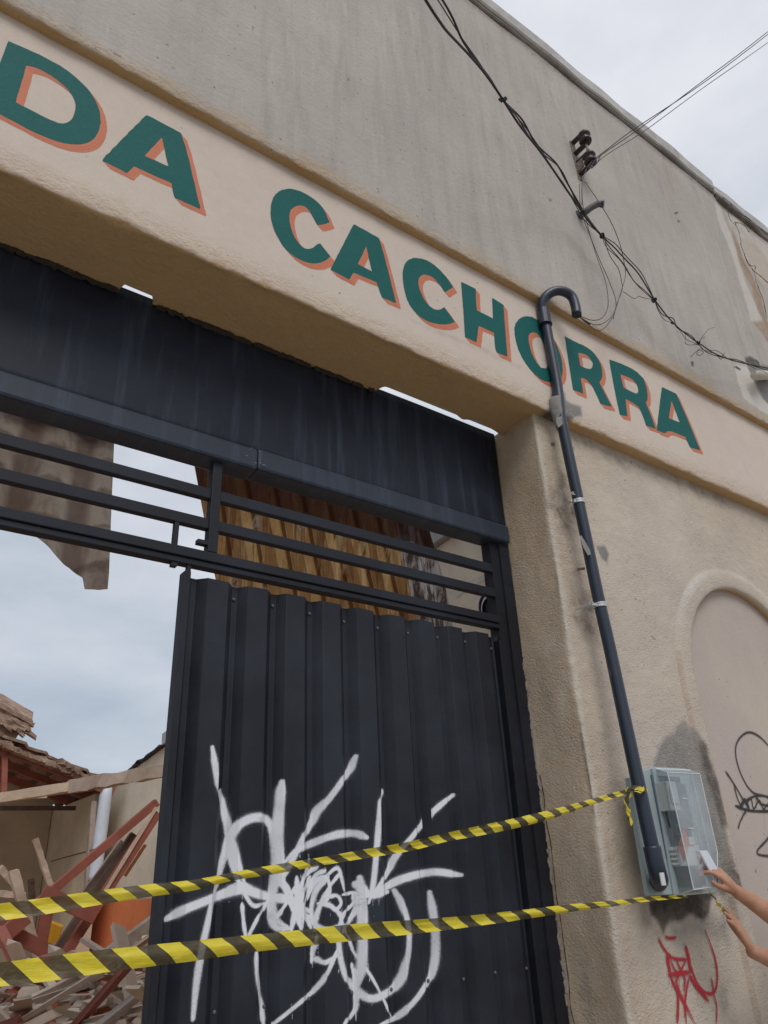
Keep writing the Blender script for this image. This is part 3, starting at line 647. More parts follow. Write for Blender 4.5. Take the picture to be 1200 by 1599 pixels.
# ------------------------------------------------------------------ gate leaf
gl = thing('gate_leaf', (1.65, .37, 0), 'closed gate leaf of dark navy ribbed sheet sprayed with a white graffiti tag', 'gate')
V0, PER, FR, BK = 1.102, .1585, .352, .386
def prof_y(x):
    t = ((x-V0)/PER) % 1.0*PER; t = min(t, PER-t)       # distance from valley centre
    if t < .010: return BK
    if t < .040: return BK-(BK-FR)*(t-.010)/.030
    return FR
xs_ = [x for x in np.arange(.900, 2.400, .003)]
zz = np.linspace(.06, 2.622, 60)
V_ = [(x+.0015*mnoise.noise(Vector((z*1.3, x, 0))), prof_y(x)+.004*mnoise.noise(Vector((x*1.2, z*.9, 0))), z+(.006*mnoise.noise(Vector((x*6, 0, 0))) if z > 2.6 else 0)) for x in xs_ for z in zz]
n, m = len(xs_), len(zz); F_ = [(i*m+j, (i+1)*m+j, (i+1)*m+j+1, i*m+j+1) for i in range(n-1) for j in range(m-1)]
obj('ribbed_sheet', V_, F_, m_leaf, gl, solid=.0012)
MB().box(.892, .916, .343, .392, .05, 2.630).build('stile', m_rail, gl, bevel=.003)
MB().box(.903, .916, .350, .37, 2.630, 2.658).build('hinge_pin', m_rail, gl)
MB().box(.922, 2.398, .392, .42, 2.45, 2.49).build('cross_bar', m_rail, gl)
MB().box(.922, 2.398, .392, .42, 1.30, 1.34).build('cross_bar', m_rail, gl)
MB().box(2.385, 2.401, .345, .392, .05, 2.60).build('stile', m_rail, gl)
m_screw = simple('screw', srgb(90, 90, 96), .5)
for k in range(9):
    for z in (2.57, 1.32):
        x = V0+PER*(k-0); 
        if x < 2.38: MB().lathe((x+random.uniform(-.003, .003), BK-.001, z+random.uniform(-.006, .006)), (0, -1, 0), [(0, .006), (.003, .006), (.005, .003)], 8).build('screw', m_screw, gl)
def s_leaf(u, v):
    r_ = ray(u, v); k0 = r_[0]/r_[1]; y = .345
    while y < .388 and y < prof_y((CAM_D+y)*k0): y += .0012
    p = at(u, v, y); yy = prof_y(p.x)+.004*mnoise.noise(Vector((p.x*1.2, p.z*.9, 0)))
    return Vector((p.x, yy-.001, p.z))
cW = q(220, 1100, 2.2222)
wh = [([(248, 148), (262, 240), (280, 340), (300, 430), (315, 490), (340, 560), (365, 640)], 21), ([(180, 1090), (193, 960), (213, 840), (240, 720), (262, 620), (288, 520), (320, 440), (370, 400), (425, 395), (458, 440), (468, 520), (463, 600), (452, 680), (468, 745), (512, 775)], 25),
 ([(490, 268), (482, 340), (475, 420), (478, 500), (488, 580), (500, 640)], 22), ([(745, 180), (715, 240), (655, 325), (610, 370), (590, 410), (550, 490), (520, 550), (490, 600), (455, 650)], 18), ([(785, 462), (740, 448), (680, 452), (610, 475), (545, 505), (490, 555)], 19),
 ([(835, 300), (826, 400), (818, 500), (806, 620), (790, 690)], 18), ([(1080, 315), (1000, 385), (940, 460), (880, 530), (850, 590), (820, 640), (780, 670)], 15), ([(1108, 592), (1010, 582), (900, 608), (820, 648), (745, 672)], 17),
 ([(85, 745), (150, 712), (230, 680), (300, 652), (355, 642), (400, 655), (445, 668), (520, 680), (590, 722)], 26), ([(440, 680), (400, 750), (368, 812)], 13), ([(350, 690), (356, 760), (364, 812)], 12), ([(400, 860), (406, 960), (415, 1050), (425, 1115)], 19),
 ([(878, 645), (913, 710), (930, 790), (925, 880), (902, 950), (855, 1000), (795, 1020), (740, 985), (705, 930), (688, 850), (688, 770), (720, 700)], 18), ([(1000, 650), (1015, 740), (1022, 830), (1012, 920), (965, 1010), (900, 1075), (815, 1120)], 16), ([(682, 850), (642, 940), (590, 1000), (520, 1060), (450, 1115)], 14),
 ([(592, 840), (590, 900)], 9), ([(600, 880), (640, 895), (685, 868)], 12), ([(540, 600), (545, 700), (555, 785)], 16), ([(500, 620), (540, 700), (585, 765)], 14), ([(582, 540), (560, 620), (540, 700), (515, 785)], 14), ([(640, 575), (600, 600), (570, 680), (560, 780)], 11), ([(690, 585), (650, 640), (612, 720), (600, 790)], 10),
 ([(650, 668), (680, 664), (694, 690), (676, 712), (652, 700)], 10), ([(640, 690), (655, 640), (640, 600), (600, 620), (575, 680)], 12), ([(700, 740), (660, 700), (610, 690)], 12), ([(758, 600), (770, 700), (770, 800), (766, 900), (752, 980)], 22), ([(730, 850), (790, 930), (840, 1020), (868, 1085)], 8), ([(745, 1000), (740, 1060), (700, 1115)], 14), ([(700, 790), (730, 735), (765, 680)], 15),
 ([(598, 660), (640, 600), (680, 568), (695, 600), (705, 650)], 11), ([(700, 660), (740, 655), (735, 690), (690, 735)], 9), ([(610, 800), (600, 850), (592, 880)], 8), ([(330, 500), (300, 470), (318, 560), (380, 690), (430, 690)], 13), ([(520, 700), (560, 730), (600, 740)], 12), ([(470, 740), (510, 680), (540, 620)], 10), ([(690, 740), (715, 800), (740, 870)], 10), ([(730, 900), (742, 960)], 10), ([(585, 600), (560, 660), (535, 720), (520, 790)], 18), ([(530, 640), (560, 700), (590, 780)], 16), ([(480, 600), (505, 660), (530, 720), (560, 790)], 12), ([(610, 560), (575, 590), (545, 650), (530, 690)], 14), ([(650, 600), (610, 640), (590, 700), (600, 760), (650, 780), (700, 760)], 14), ([(740, 620), (770, 640), (800, 660), (860, 650)], 20), ([(735, 660), (760, 720), (755, 780)], 14), ([(445, 690), (448, 740), (470, 775), (515, 780)], 16), ([(300, 640), (350, 625), (400, 650)], 16), ([(740, 920), (745, 1000), (800, 1018)], 14)]
s_leaf.flat = .366
s_leaf.yy = lambda x, z: prof_y(x)+.004*mnoise.noise(Vector((x*1.2, z*.9, 0)))-.0016
g_ = strokes('graffiti_tag', cW, wh, 2.2222, s_leaf, m_white_spray, gl, drip=80, WF=1.2, seed=4)

# ------------------------------------------------------------------ conduit
cd = thing('conduit_pipe', at(870, 600, -.03), 'black conduit pipe with hooked top running down the wall to the meter box', 'pipe')
XP = 2.635
hook = [(901, 492, -.135), (899, 478, -.135), (893, 463, -.13), (880, 455, -.115), (866, 455, -.09), (853, 463, -.06), (847, 475, -.038), (848, 488, -.03), (850, 505, -.03)]
hp = [Vector(p) for p in catmull([at(*h) for h in hook], 6)]
MB().tube(hp, .0265, 16).build('hook_bend', m_pvc, cd, smooth=True)
p0 = at(848, 484, -.03); p1 = at(852, 508, -.03); ax = (p1-p0).normalized(); ll = (p1-p0).length
MB().lathe(p0, ax, [(0, .030), (.004, .034), (ll-.012, .034), (ll-.008, .037), (ll, .037), (ll, .026)], 20).build('socket', m_pvc, cd, smooth=False)
body = [(852, 503, -.03), (861, 550, -.03), (871, 605, -.03), (876, 650, -.03), (884, 690, -.03), (901, 770, -.031), (916, 842, -.034), (934, 930, -.038), (952, 1010, -.045), (972, 1105, -.058), (992, 1200, -.075), (1010, 1285, -.088), (1023, 1343, -.093)]
bp = [Vector(p) for p in catmull([at(*h) for h in body], 5)]
MB().tube(bp, .0265, 20).build('pipe_body', m_pvc, cd, smooth=True)
pe = at(1021, 1335, -.092); ax = Vector((0, 0, -1))
el = [at(1018, 1322, -.092), at(1023, 1345, -.094), at(1027, 1362, -.092), at(1030, 1373, -.075), at(1028, 1378, -.03)]
MB().tube([Vector(p) for p in catmull(el, 6)], .0325, 20).build('elbow', m_pvc, cd, smooth=True)
pc = at(1036, 1372, -.128)
MB().box(pc.x-.012, pc.x+.012, -.1275, -.123, pc.z-.022, pc.z+.020).build('sticker', simple('white_sticker', srgb(205, 208, 210), .6), cd)
def clampring(u, v, Y, tail):
    c = at(u, v, Y); mb = MB()
    i = min(range(len(bp)), key=lambda k: (bp[k]-c).length); c = bp[i]; ax = (bp[i+1]-bp[i-1]).normalized() if 0 < i < len(bp)-1 else Vector((0, 0, -1))
    mb.lathe(c-ax*.012, ax, [(0, .0262), (0, .0300), (.007, .0300), (.008, .0285), (.012, .0285), (.013, .0300), (.020, .0300), (.020, .0262)], 24)
    cl_ = mb.build('pipe_clamp', m_clamp, cd)
    MB().bar(c+Vector((-.024, .0, 0)), c+Vector((-.030-tail, .012, .0)), .016, .010).build('clamp_lug', m_clamp, cl_); MB().bar(c+Vector((-.026-tail, -.012, 0)), c+Vector((-.026-tail, .09, 0)), .007, .007).build('clamp_screw', m_clamp, cl_)
clampring(903, 790, -.03, .016); clampring(932, 940, -.037, .035)
# screw eyes behind the pipe
MB().bar(at(912, 888, .0), at(904, 889, .06), .01, .012).build('wall_hook', m_rack, cd)
# mortar collar where the pipe crosses the band edge
mb = MB(); c0 = at(866, 622, -.02); c1_ = at(878, 668, -.02); d = (c1_-c0); prf = []
for k in range(13):
    t = k/12; prf.append((t*d.length, .0268+.008*math.sin(math.pi*t)**.6))
nb = len(mb.V); mb.lathe(c0, d, prf, 22)
for v in mb.V: v += Vector((mnoise.noise(v*30), mnoise.noise(v*30+Vector((9, 0, 0))), mnoise.noise(v*20)))*.006
mb.build('mortar_collar', m_mortar, cd, smooth=True)
# mortar smears on the pipe
def smear(pts, off):
    c = [at(*p) for p in pts]; MB().add([v+Vector((0, -off, 0)) for v in c], [tuple(range(len(c)))]).build('mortar_smear', m_mortar, cd)
smear([(905, 838, -.062), (908, 836, -.062), (915, 848, -.062), (921, 858, -.062), (923, 866, -.062), (918, 867, -.062), (911, 855, -.062)], .001)
smear([(890, 769, -.059), (895, 767, -.059), (899, 773, -.059), (894, 773, -.059)], .001)
smear([(869, 652, -.060), (877, 650, -.060), (879, 662, -.060), (872, 668, -.060), (869, 660, -.06)], .001)

# ------------------------------------------------------------------ meter box
m_boxgrey = simple('box_plastic', srgb(158, 170, 172), .45, .15, 6)
s = NT('clear_cover'); s.fin((.86, .9, .92, 1), .12, None, spec=.6)
lw = s.n('LayerWeight'); lw.inputs[0].default_value = .35; tr_ = s.n('BsdfTransparent'); tr_.inputs[0].default_value = (.80, .84, .86, 1); ms = s.n('MixShader')
f_ = s.math('ADD', s.math('MULTIPLY', lw.outputs['Facing'], .45), s.math('ADD', .05, s.math('MULTIPLY', s.ramp(s.noise(7, detail=4), .35, .75), .15))); s.l(f_, ms.inputs[0]); s.l(tr_.outputs[0], ms.inputs[1]); s.l(s.b.outputs[0], ms.inputs[2]); s.l(ms.outputs[0], s.out.inputs[0]); m_clear = s.m
m_edge = simple('cover_edge', srgb(200, 208, 210), .3, .1)
bx = thing('meter_box', (2.88, -.02, 1.545), 'grey electricity meter box with clear cover on the wall beside the gateway', 'meter box')
FX0, FX1, FZ0, FZ1 = 2.655, 3.0, 1.548, 2.012
cZ = lambda x, y: (960+x/5, 1160+y/5)
def plate(pts, y0, y1, name, mat, **k):
    a_ = [at(*cZ(*p), y0) for p in pts]; b_ = [Vector((p.x, y1, p.z)) for p in a_]; n_ = len(a_)
    return obj(name, a_+b_, [tuple(range(n_))]+[tuple(range(2*n_-1, n_-1, -1))]+[(i, n_+i, n_+(i+1) % n_, (i+1) % n_) for i in range(n_)], mat, bx, **k)
fl_ = [(105, 272), (200, 262), (222, 216), (300, 184), (555, 201), (600, 214), (700, 640), (806, 1160), (800, 1168), (268, 1194), (262, 1180)]
plate(fl_, -.024, -.006, 'box_body', m_boxgrey, bevel=.003)
MB().box(2.765, 3.005, -.0055, .075, 1.565, 1.985).build('box_back', m_boxgrey, bx, bevel=.006)
plate([(296, 200), (330, 200), (505, 1186), (470, 1188)], -.034, -.0245, 'box_ridge', m_boxgrey, bevel=.002)
yb, yf = -.026, -.118
FR_ = [at(*cZ(*p), yf) for p in [(412, 230), (666, 242), (802, 850), (806, 1120), (618, 1146)]]
BS_ = [at(*cZ(*p), yb) for p in [(322, 204), (592, 216), (745, 880), (798, 1160), (498, 1188)]]
mb = MB(); mb.add(BS_+FR_, [(5, 6, 7, 8, 9)]+[(i, (i+1) % 5, 5+(i+1) % 5, 5+i) for i in range(5)]); mb.build('clear_cover', m_clear, bx)
mb = MB()
for a, b in list(zip(FR_, FR_[1:]+FR_[:1]))+list(zip(FR_, BS_)): mb.tube([a, b], .0022, 6)
for a, b in zip(BS_, BS_[1:]+BS_[:1]): mb.tube([a, b], .004, 6)
mb.build('cover_rim', m_edge, bx)
tx0, tx1 = 2.785, 2.99
MB().box(tx0+.05, tx1-.12, yf-.002, yf+.001, 1.885, 1.888).box(tx0+.05, tx1-.12, yf-.002, yf+.001, 1.775, 1.778).tube([(2.885, yf-.001, 1.98), (2.90, yf-.001, 1.70)], .0012, 5).build('cover_rib', m_edge, bx)
mw = simple('white_plastic', srgb(205, 205, 202), .4); mg = simple('meter_grey', srgb(120, 126, 130), .4); mo = simple('orange_wire', srgb(214, 84, 50), .5); mk = simple('black_plastic', srgb(40, 42, 48), .5)
MB().box(2.79, 2.985, -.029, -.0245, 1.570, 1.985).build('mounting_plate', simple('plate', srgb(86, 104, 112), .5), bx)
MB().box(2.80, 2.865, -.085, -.028, 1.845, 1.955).box(2.808, 2.858, -.09, -.086, 1.87, 1.93).build('meter', simple('meter_white', srgb(188, 190, 188), .5), bx, bevel=.004)
MB().box(2.872, 2.965, -.060, -.028, 1.78, 1.955).build('meter_case', mg, bx, bevel=.004)
tb = MB().box(2.81, 2.92, -.075, -.028, 1.645, 1.715)
for k in range(4): tb.box(2.803, 2.8095, -.07, -.035, 1.650+k*.017, 1.658+k*.017)
tb.build('terminal_block', mw, bx, bevel=.002)
MB().box(2.90, 2.935, -.07, -.028, 1.72, 1.75).box(2.94, 2.972, -.06, -.028, 1.63, 1.72).build('breaker', mw, bx, bevel=.002)
MB().box(2.83, 2.90, -.065, -.028, 1.575, 1.640).box(2.92, 2.975, -.055, -.028, 1.575, 1.61).build('breaker', mk, bx, bevel=.002)
wb = MB()
for k in range(5):
    a = Vector((2.806+k*.004, -.07, 1.70-k*.012)); wb.tube([Vector(p) for p in catmull([a, a+Vector((.012, -.012, .03)), a+Vector((.045, -.012, .065)), a+Vector((.085, .01, .085)), a+Vector((.11, .03, .07))], 6)], .0026, 6)
wb.tube([Vector(p) for p in catmull([(2.935, -.06, 1.70), (2.945, -.08, 1.68), (2.94, -.07, 1.65)], 6)], .003, 6)
wb.build('orange_wire', mo, bx, smooth=True)
wb = MB()
for k in range(3): wb.tube([Vector(p) for p in catmull([(2.815+.012*k, -.05, 1.845), (2.80+.015*k, -.06, 1.80), (2.83+.01*k, -.05, 1.76), (2.85+.01*k, -.05, 1.715)], 6)], .003, 6)
wb.build('grey_cable', mk, bx, smooth=True)
cp = [at(960+x/5, 1160+y/5, -.135) for x, y in ((655, 845), (715, 845), (832, 1050), (772, 1062))]
cp2 = [p+Vector((.002, -.004, .002)) for p in cp]
tag(obj('white_card', cp+cp2, [(0, 1, 2, 3), (7, 6, 5, 4), (0, 4, 5, 1), (1, 5, 6, 2), (2, 6, 7, 3), (3, 7, 4, 0)], simple('card', srgb(214, 218, 226), .5, .1), loc=cp[0]), 'small white card held in front of the meter box cover', 'card')

# ------------------------------------------------------------------ barrier tapes
s = NT('tape_plastic'); uvn = s.n('UVMap'); sx = s.n('SeparateXYZ'); s.l(uvn.outputs[0], sx.inputs[0])
ph = s.math('FRACT', s.math('ADD', s.math('DIVIDE', sx.outputs[0], .105), s.math('MULTIPLY', sx.outputs[1], .50)))
st = s.math('GREATER_THAN', ph, .46)
wr = s.ramp(s.noise(30, s.pos((1, 1, 3)), detail=3), .3, .7)
c = s.mix(st, s.mix(wr, srgb(70, 62, 40), srgb(98, 88, 58)), s.mix(wr, srgb(226, 205, 40), srgb(238, 222, 80)))
s.fin(c, .38, s.bump(s.noise(24, s.pos((1, 1, 5)), detail=3), .004, .7), spec=.45)
ts = s.n('BsdfTranslucent'); s.l(c, ts.inputs[0]); tp = s.n('BsdfTransparent'); m1 = s.n('MixShader'); m1.inputs[0].default_value = .3; s.l(s.b.outputs[0], m1.inputs[1]); s.l(ts.outputs[0], m1.inputs[2])
m2 = s.n('MixShader'); s.l(s.math('MULTIPLY', s.math('SUBTRACT', 1.0, st), .16), m2.inputs[0]); s.l(m1.outputs[0], m2.inputs[1]); s.l(tp.outputs[0], m2.inputs[2]); s.l(m2.outputs[0], s.out.inputs[0]); m_tape = s.m
def tape(name, pts, label, fine=1.0):
    """pts: (u, v_top, v_bottom, Y)"""
    top = catmull([at(u, a, y) for u, a, b, y in pts], 10); bot = catmull([at(u, b, y) for u, a, b, y in pts], 10)
    V, UV, Fc = [], [], []; L = 0; n = len(top)
    for i in range(n):
        if i: L += float(np.linalg.norm((top[i]+bot[i]-top[i-1]-bot[i-1])/2))
        for k in range(7):
            t = k/6; p = top[i]*(1-t)+bot[i]*t; cur = math.sin(math.pi*t)*.011*math.sin(L*5)+.007*mnoise.noise(Vector((L*7, t*3.5, 0)))+.003*mnoise.noise(Vector((L*24, t*6, 3)))
            V.append(Vector(p)+Vector((0, cur, 0))); UV.append((L*fine, -t*.9))
    for i in range(n-1):
        for k in range(6): o = i*7+k; Fc.append((o, o+1, o+8, o+7))
    return tag(obj(name, V, Fc, m_tape, None, smooth=True, uv=UV, loc=V[len(V)//2]), label, 'barrier tape', 'barrier tapes across the gateway')
t1 = [(-420, 1465, 1495, .06), (-200, 1436, 1466, .02), (0, 1411, 1438, -.0), (70, 1402, 1428, -.01), (150, 1391, 1414, -.02), (230, 1381, 1401, -.03), (300, 1374, 1391, -.03), (370, 1361, 1374, -.04), (430, 1350, 1365, -.05), (500, 1339, 1352, -.05), (560, 1328, 1342, -.06), (640, 1314, 1329, -.07), (700, 1300, 1314, -.07), (760, 1287, 1303, -.08), (820, 1274, 1290, -.08), (870, 1262, 1276, -.09), (915, 1250, 1260, -.09), (950, 1240, 1249, -.1), (980, 1232, 1240, -.1)]
tape('barrier_tape', t1, 'upper of two yellow and black barrier tapes, knotted round the black conduit', 1.32)
t2 = [(-420, 1560, 1606, .06), (-200, 1528, 1572, .03), (0, 1503, 1541, .0), (70, 1494, 1533, -.0), (150, 1484, 1521, -.01), (230, 1476, 1510, -.02), (300, 1469, 1501, -.02), (380, 1461, 1489, -.03), (470, 1452, 1478, -.04), (560, 1442, 1468, -.05), (650, 1436, 1458, -.06), (740, 1429, 1447, -.07), (830, 1419, 1434, -.08), (900, 1411, 1423, -.09), (960, 1406, 1415, -.095), (1010, 1400, 1408, -.10), (1050, 1398, 1404, -.10), (1075, 1397, 1401, -.08)]
tape('barrier_tape', t2, 'lower of two yellow and black barrier tapes, stretched to the foot of the meter box')
# knot and tail of the upper tape
kt = bpy.data.objects['barrier_tape']
def ribbon(pts, wd, name, up=(0, 0, 1), parent=None):
    c = [Vector(p) for p in catmull(pts, 8)]; V, UV, Fc = [], [], []; L = 0
    for i, p in enumerate(c):
        if i: L += (p-c[i-1]).length
        tng = (c[min(i+1, len(c)-1)]-c[max(i-1, 0)]).normalized(); sd2 = tng.cross(Vector((.2*math.sin(i*.6), -1, .2))).normalized()
        for k in (-1, -.3, .3, 1): V.append(p+sd2*wd/2*k+Vector((0, .002*math.sin(i*.7+k*2), 0))); UV.append((L, k*.4))
    for i in range(len(c)-1):
        for k in range(3): o = i*4+k; Fc.append((o, o+1, o+5, o+4))
    return obj(name, V, Fc, m_tape, parent, smooth=True, uv=UV)
ribbon([at(978, 1237, -.105), at(986, 1231, -.118), at(995, 1230, -.128), at(1006, 1233, -.120), at(1012, 1233, -.07)], .018, 'knot', parent=kt)
ribbon([at(982, 1240, -.10), at(990, 1233, -.125), at(1000, 1236, -.124), at(1008, 1230, -.11)], .014, 'knot', parent=kt)
ribbon([at(984, 1238, -.11), at(979, 1250, -.10), at(981, 1264, -.095), at(984, 1276, -.09), at(983, 1288, -.09)], .024, 'tail', parent=kt)
tl = ribbon([at(1108, 1392, -.06), at(1114, 1400, -.08), at(1121, 1410, -.10), at(1128, 1419, -.11), at(1134, 1427, -.12), at(1138, 1436, -.12)], .018, 'tape_end')
tag(tl, 'short loose end of black and yellow tape held under the meter box', 'tape end')

# ------------------------------------------------------------------ insulator rack, wall stub, cables
rk = thing('insulator_rack', at(899, 250, UP), 'galvanised rack with brown spool insulators high on the grey wall', 'insulator rack')
XR = 3.25; zt, zb = 6.17, 5.79
MB().box(XR-.022, XR+.022, UP-.009, UP+.03, zb, zt).build('back_bar', m_rack, rk, bevel=.001)
ab = MB(); zs4 = [6.155, 6.045, 5.955, 5.84]
for z in zs4: MB().box(XR-.018, XR+.018, UP-.125, UP-.009, z-.005, z+.005).build('arm', m_insul, rk)
MB().tube([(XR, UP-.105, 6.18), (XR, UP-.105, 5.81)], .008, 10).build('rod', m_rack, rk)
def spool(z):
    h = .085; prf = [(0, .022), (.004, .040), (.018, .043), (.026, .036), (.034, .029), (.044, .027), (.052, .030), (.060, .038), (.068, .043), (.080, .040), (h, .022)]
    MB().lathe((XR, UP-.105, z-h/2), (0, 0, 1), prf, 20).build('insulator', m_insul, rk, smooth=True)
spool(6.10); spool(5.895)
MB().box(XR-.018, XR-.01, UP-.06, UP-.01, 5.86, 5.94).build('lug', m_rack, rk)
st_ = thing('wall_elbow', at(905, 335, UP), 'small dark plastic elbow poking from the grey upper wall under the insulator rack', 'pipe elbow')
MB().tube([Vector(p) for p in catmull([at(903, 338, UP+.02), at(912, 333, -.09), at(922, 325, -.13), at(933, 319, -.165), at(941, 318, -.185)], 6)], .021, 16).build('elbow_body', simple('grey_pvc', srgb(92, 94, 98), .5), st_, smooth=True)
MB().tube([at(939, 318.5, -.180), at(943.5, 318.5, -.193)], .0235, 16).build('mouth', m_pvc, st_)
MB().lathe(at(903, 338, UP+.01), (0, -1, 0), [(0, .045), (.012, .043), (.016, .025)], 14).build('wall_collar', simple('collar', srgb(70, 74, 80), .8), st_)
stub = tag(MB().tube([at(1207, 588, UP+.05), at(1196, 586, -.09), at(1180, 586, -.13)], .034, 16).build('drain_stub', simple('white_pvc', srgb(205, 198, 184), .5), smooth=True, loc=at(1207, 588, UP)), 'short off white pipe stub poking from cement at the right edge of the upper wall', 'pipe stub')

def cable(pts, r, mat, name='cable', parent=None, k=7, wig=0):
    c = catmull([at(*p) for p in pts], k); c = [Vector(p)+Vector((mnoise.noise(Vector(p)*9), mnoise.noise(Vector(p)*9+Vector((5, 0, 0))), mnoise.noise(Vector(p)*9+Vector((0, 7, 0)))))*wig for p in c]
    return MB().tube(c, r, 6).build(name, mat, parent, smooth=True)
cb = thing('cable_bundle', at(905, 330, -.1), 'bundle of black cables crossing the grey upper wall, tied and tangled towards the right', 'cable bundle')
yA = lambda u: -.17-(905-u)*.0025 if u < 905 else -.17
def L3(pts): return [(u, v, yA(u)) for u, v in pts]
m1_ = [(560, -165), (620, -78), (665, 0), (690, 38), (702, 53), (735, 88), (760, 118), (786, 156), (812, 196), (842, 234), (862, 262), (885, 296), (905, 324), (920, 346), (940, 368)]
cable(L3(m1_), .0062, m_cable, 'cable', cb)
cable(L3([(575, -165), (640, -78), (690, -2), (708, 30), (722, 62), (742, 92), (765, 122), (787, 157), (815, 186), (838, 225), (868, 254), (884, 282), (900, 310), (918, 340), (940, 369)]), .0050, m_cable, 'cable', cb)
cable(L3([(570, -165), (632, -78), (684, 0), (703, 30), (722, 60), (748, 97), (786, 155), (820, 198), (848, 238), (860, 260), (880, 286), (898, 318), (915, 346), (940, 367)]), .0028, m_cable, 'cable', cb)
cable(L3([(787, 157), (806, 180), (826, 212), (846, 238), (874, 262), (889, 290), (902, 318), (920, 344), (940, 368)]), .0038, m_cable, 'cable', cb)
def after(pts, d): return [(u, v, -.16+d) for u, v in pts]
for pts, r in (([(940, 368), (958, 385), (976, 404), (995, 425), (1010, 448), (1022, 468)], .0045), ([(940, 368), (954, 388), (974, 412), (990, 438), (1008, 455), (1022, 469)], .003), ([(940, 367), (962, 382), (982, 404), (1000, 424), (1013, 448), (1022, 468)], .003), ([(940, 369), (948, 386), (970, 408), (984, 430), (1002, 452), (1021, 469)], .0022),
               ([(1022, 468), (1035, 485), (1048, 500), (1062, 514), (1078, 526), (1092, 536), (1108, 547), (1125, 556), (1150, 564), (1175, 570), (1215, 578)], .0045), ([(1022, 469), (1034, 490), (1052, 498), (1058, 512), (1080, 524), (1090, 536), (1104, 550), (1128, 558), (1152, 562), (1178, 572), (1215, 582)], .003),
               ([(1022, 469), (1028, 484), (1038, 499), (1054, 506), (1066, 522), (1072, 530), (1090, 538)], .0018), ([(1060, 512), (1070, 522), (1071, 537), (1088, 538), (1091, 535)], .0016), ([(1091, 535), (1100, 522), (1108, 514), (1116, 511)], .0014), ([(1091, 535), (1097, 528), (1101, 526)], .0018),
               ([(1079, 558), (1084, 552), (1092, 547), (1099, 550), (1095, 555), (1089, 553), (1093, 545), (1106, 549), (1118, 553), (1126, 561), (1130, 553)], .002), ([(1128, 557), (1131, 551)], .002), ([(1106, 546), (1122, 549), (1140, 562), (1160, 566), (1180, 576)], .002), ([(973, 455), (990, 466), (998, 463), (1004, 465), (1020, 468)], .0018)):
    cable(after(pts, 0), r, m_cable, 'cable', cb, wig=.003)
for u, v, y, r in ((786, 156, yA(786), .012), (940, 368, -.16, .013), (1022, 468, -.16, .010), (1091, 535, -.16, .010), (1128, 557, -.16, .005), (1050, 504, -.16, .006), (910, 330, -.17, .012)):
    c = at(u, v, y); kb = MB()
    for j in range(5): kb.tube([Vector(p) for p in catmull([c+Vector((random.uniform(-1, 1), random.uniform(-1, 1), random.uniform(-1, 1)))*r*1.3 for _ in range(5)], 4)], r*.28, 5)
    kb.build('cable_tie', m_cable, cb, smooth=True)
dw = thing('drop_wires', at(905, 400, -.1), 'thin wires looping from the insulator rack down into the hooked conduit', 'wires')
for pts in ([(909, 288, -.15), (911, 322, -.13), (920, 360, -.12), (932, 400, -.12), (946, 440, -.13), (950, 475, -.14), (942, 495, -.15), (925, 500, -.15), (903, 492, -.135)],
            [(905, 288, -.14), (908, 330, -.13), (921, 366, -.12), (936, 404, -.12), (952, 440, -.13), (962, 470, -.14), (958, 490, -.15), (942, 505, -.16), (925, 506, -.15), (902, 492, -.135)],
            [(914, 284, -.15), (936, 316, -.19), (955, 348, -.18), (968, 380, -.16), (974, 405, -.15), (977, 430, -.15), (968, 462, -.15), (957, 495, -.15), (938, 516, -.15), (918, 506, -.15), (902, 491, -.135)],
            [(944, 372, -.16), (952, 398, -.15), (966, 420, -.15), (971, 440, -.14), (972, 452, -.14), (964, 474, -.14), (958, 498, -.15)],
            [(916, 264, -.16), (912, 276, -.15), (909, 292, -.15), (909, 320, -.14)]):
    cable(pts, .0024, m_wire, 'wire', dw)
cable([(903, 492, -.135), (912, 500, -.14), (922, 506, -.15)], .005, m_cable, 'wire', dw)
sl = thing('service_lines', at(960, 225, -.3), 'overhead service lines rising from the insulators to the right across the sky', 'overhead lines')
for pts, r in (([(926, 254, -.17), (945, 238, -.22), (1000, 200, -.38), (1100, 125, -.68), (1200, 49, -.98), (1330, -55, -1.2)], .0030), ([(926, 250, -.17), (945, 236, -.22), (990, 202, -.36), (1095, 132, -.66), (1200, 53, -.98), (1330, -50, -1.2)], .0030), ([(928, 258, -.17), (950, 240, -.24), (1010, 202, -.41), (1100, 136, -.68), (1200, 66, -.98), (1330, -28, -1.2)], .0026), ([(922, 262, -.17), (932, 248, -.2), (960, 228, -.26)], .0024), ([(926, 250, -.17), (918, 262, -.2), (930, 258, -.18), (940, 240, -.21)], .003)):
    cable(pts, r, m_cable if r > .0027 else m_wire, 'line', sl)

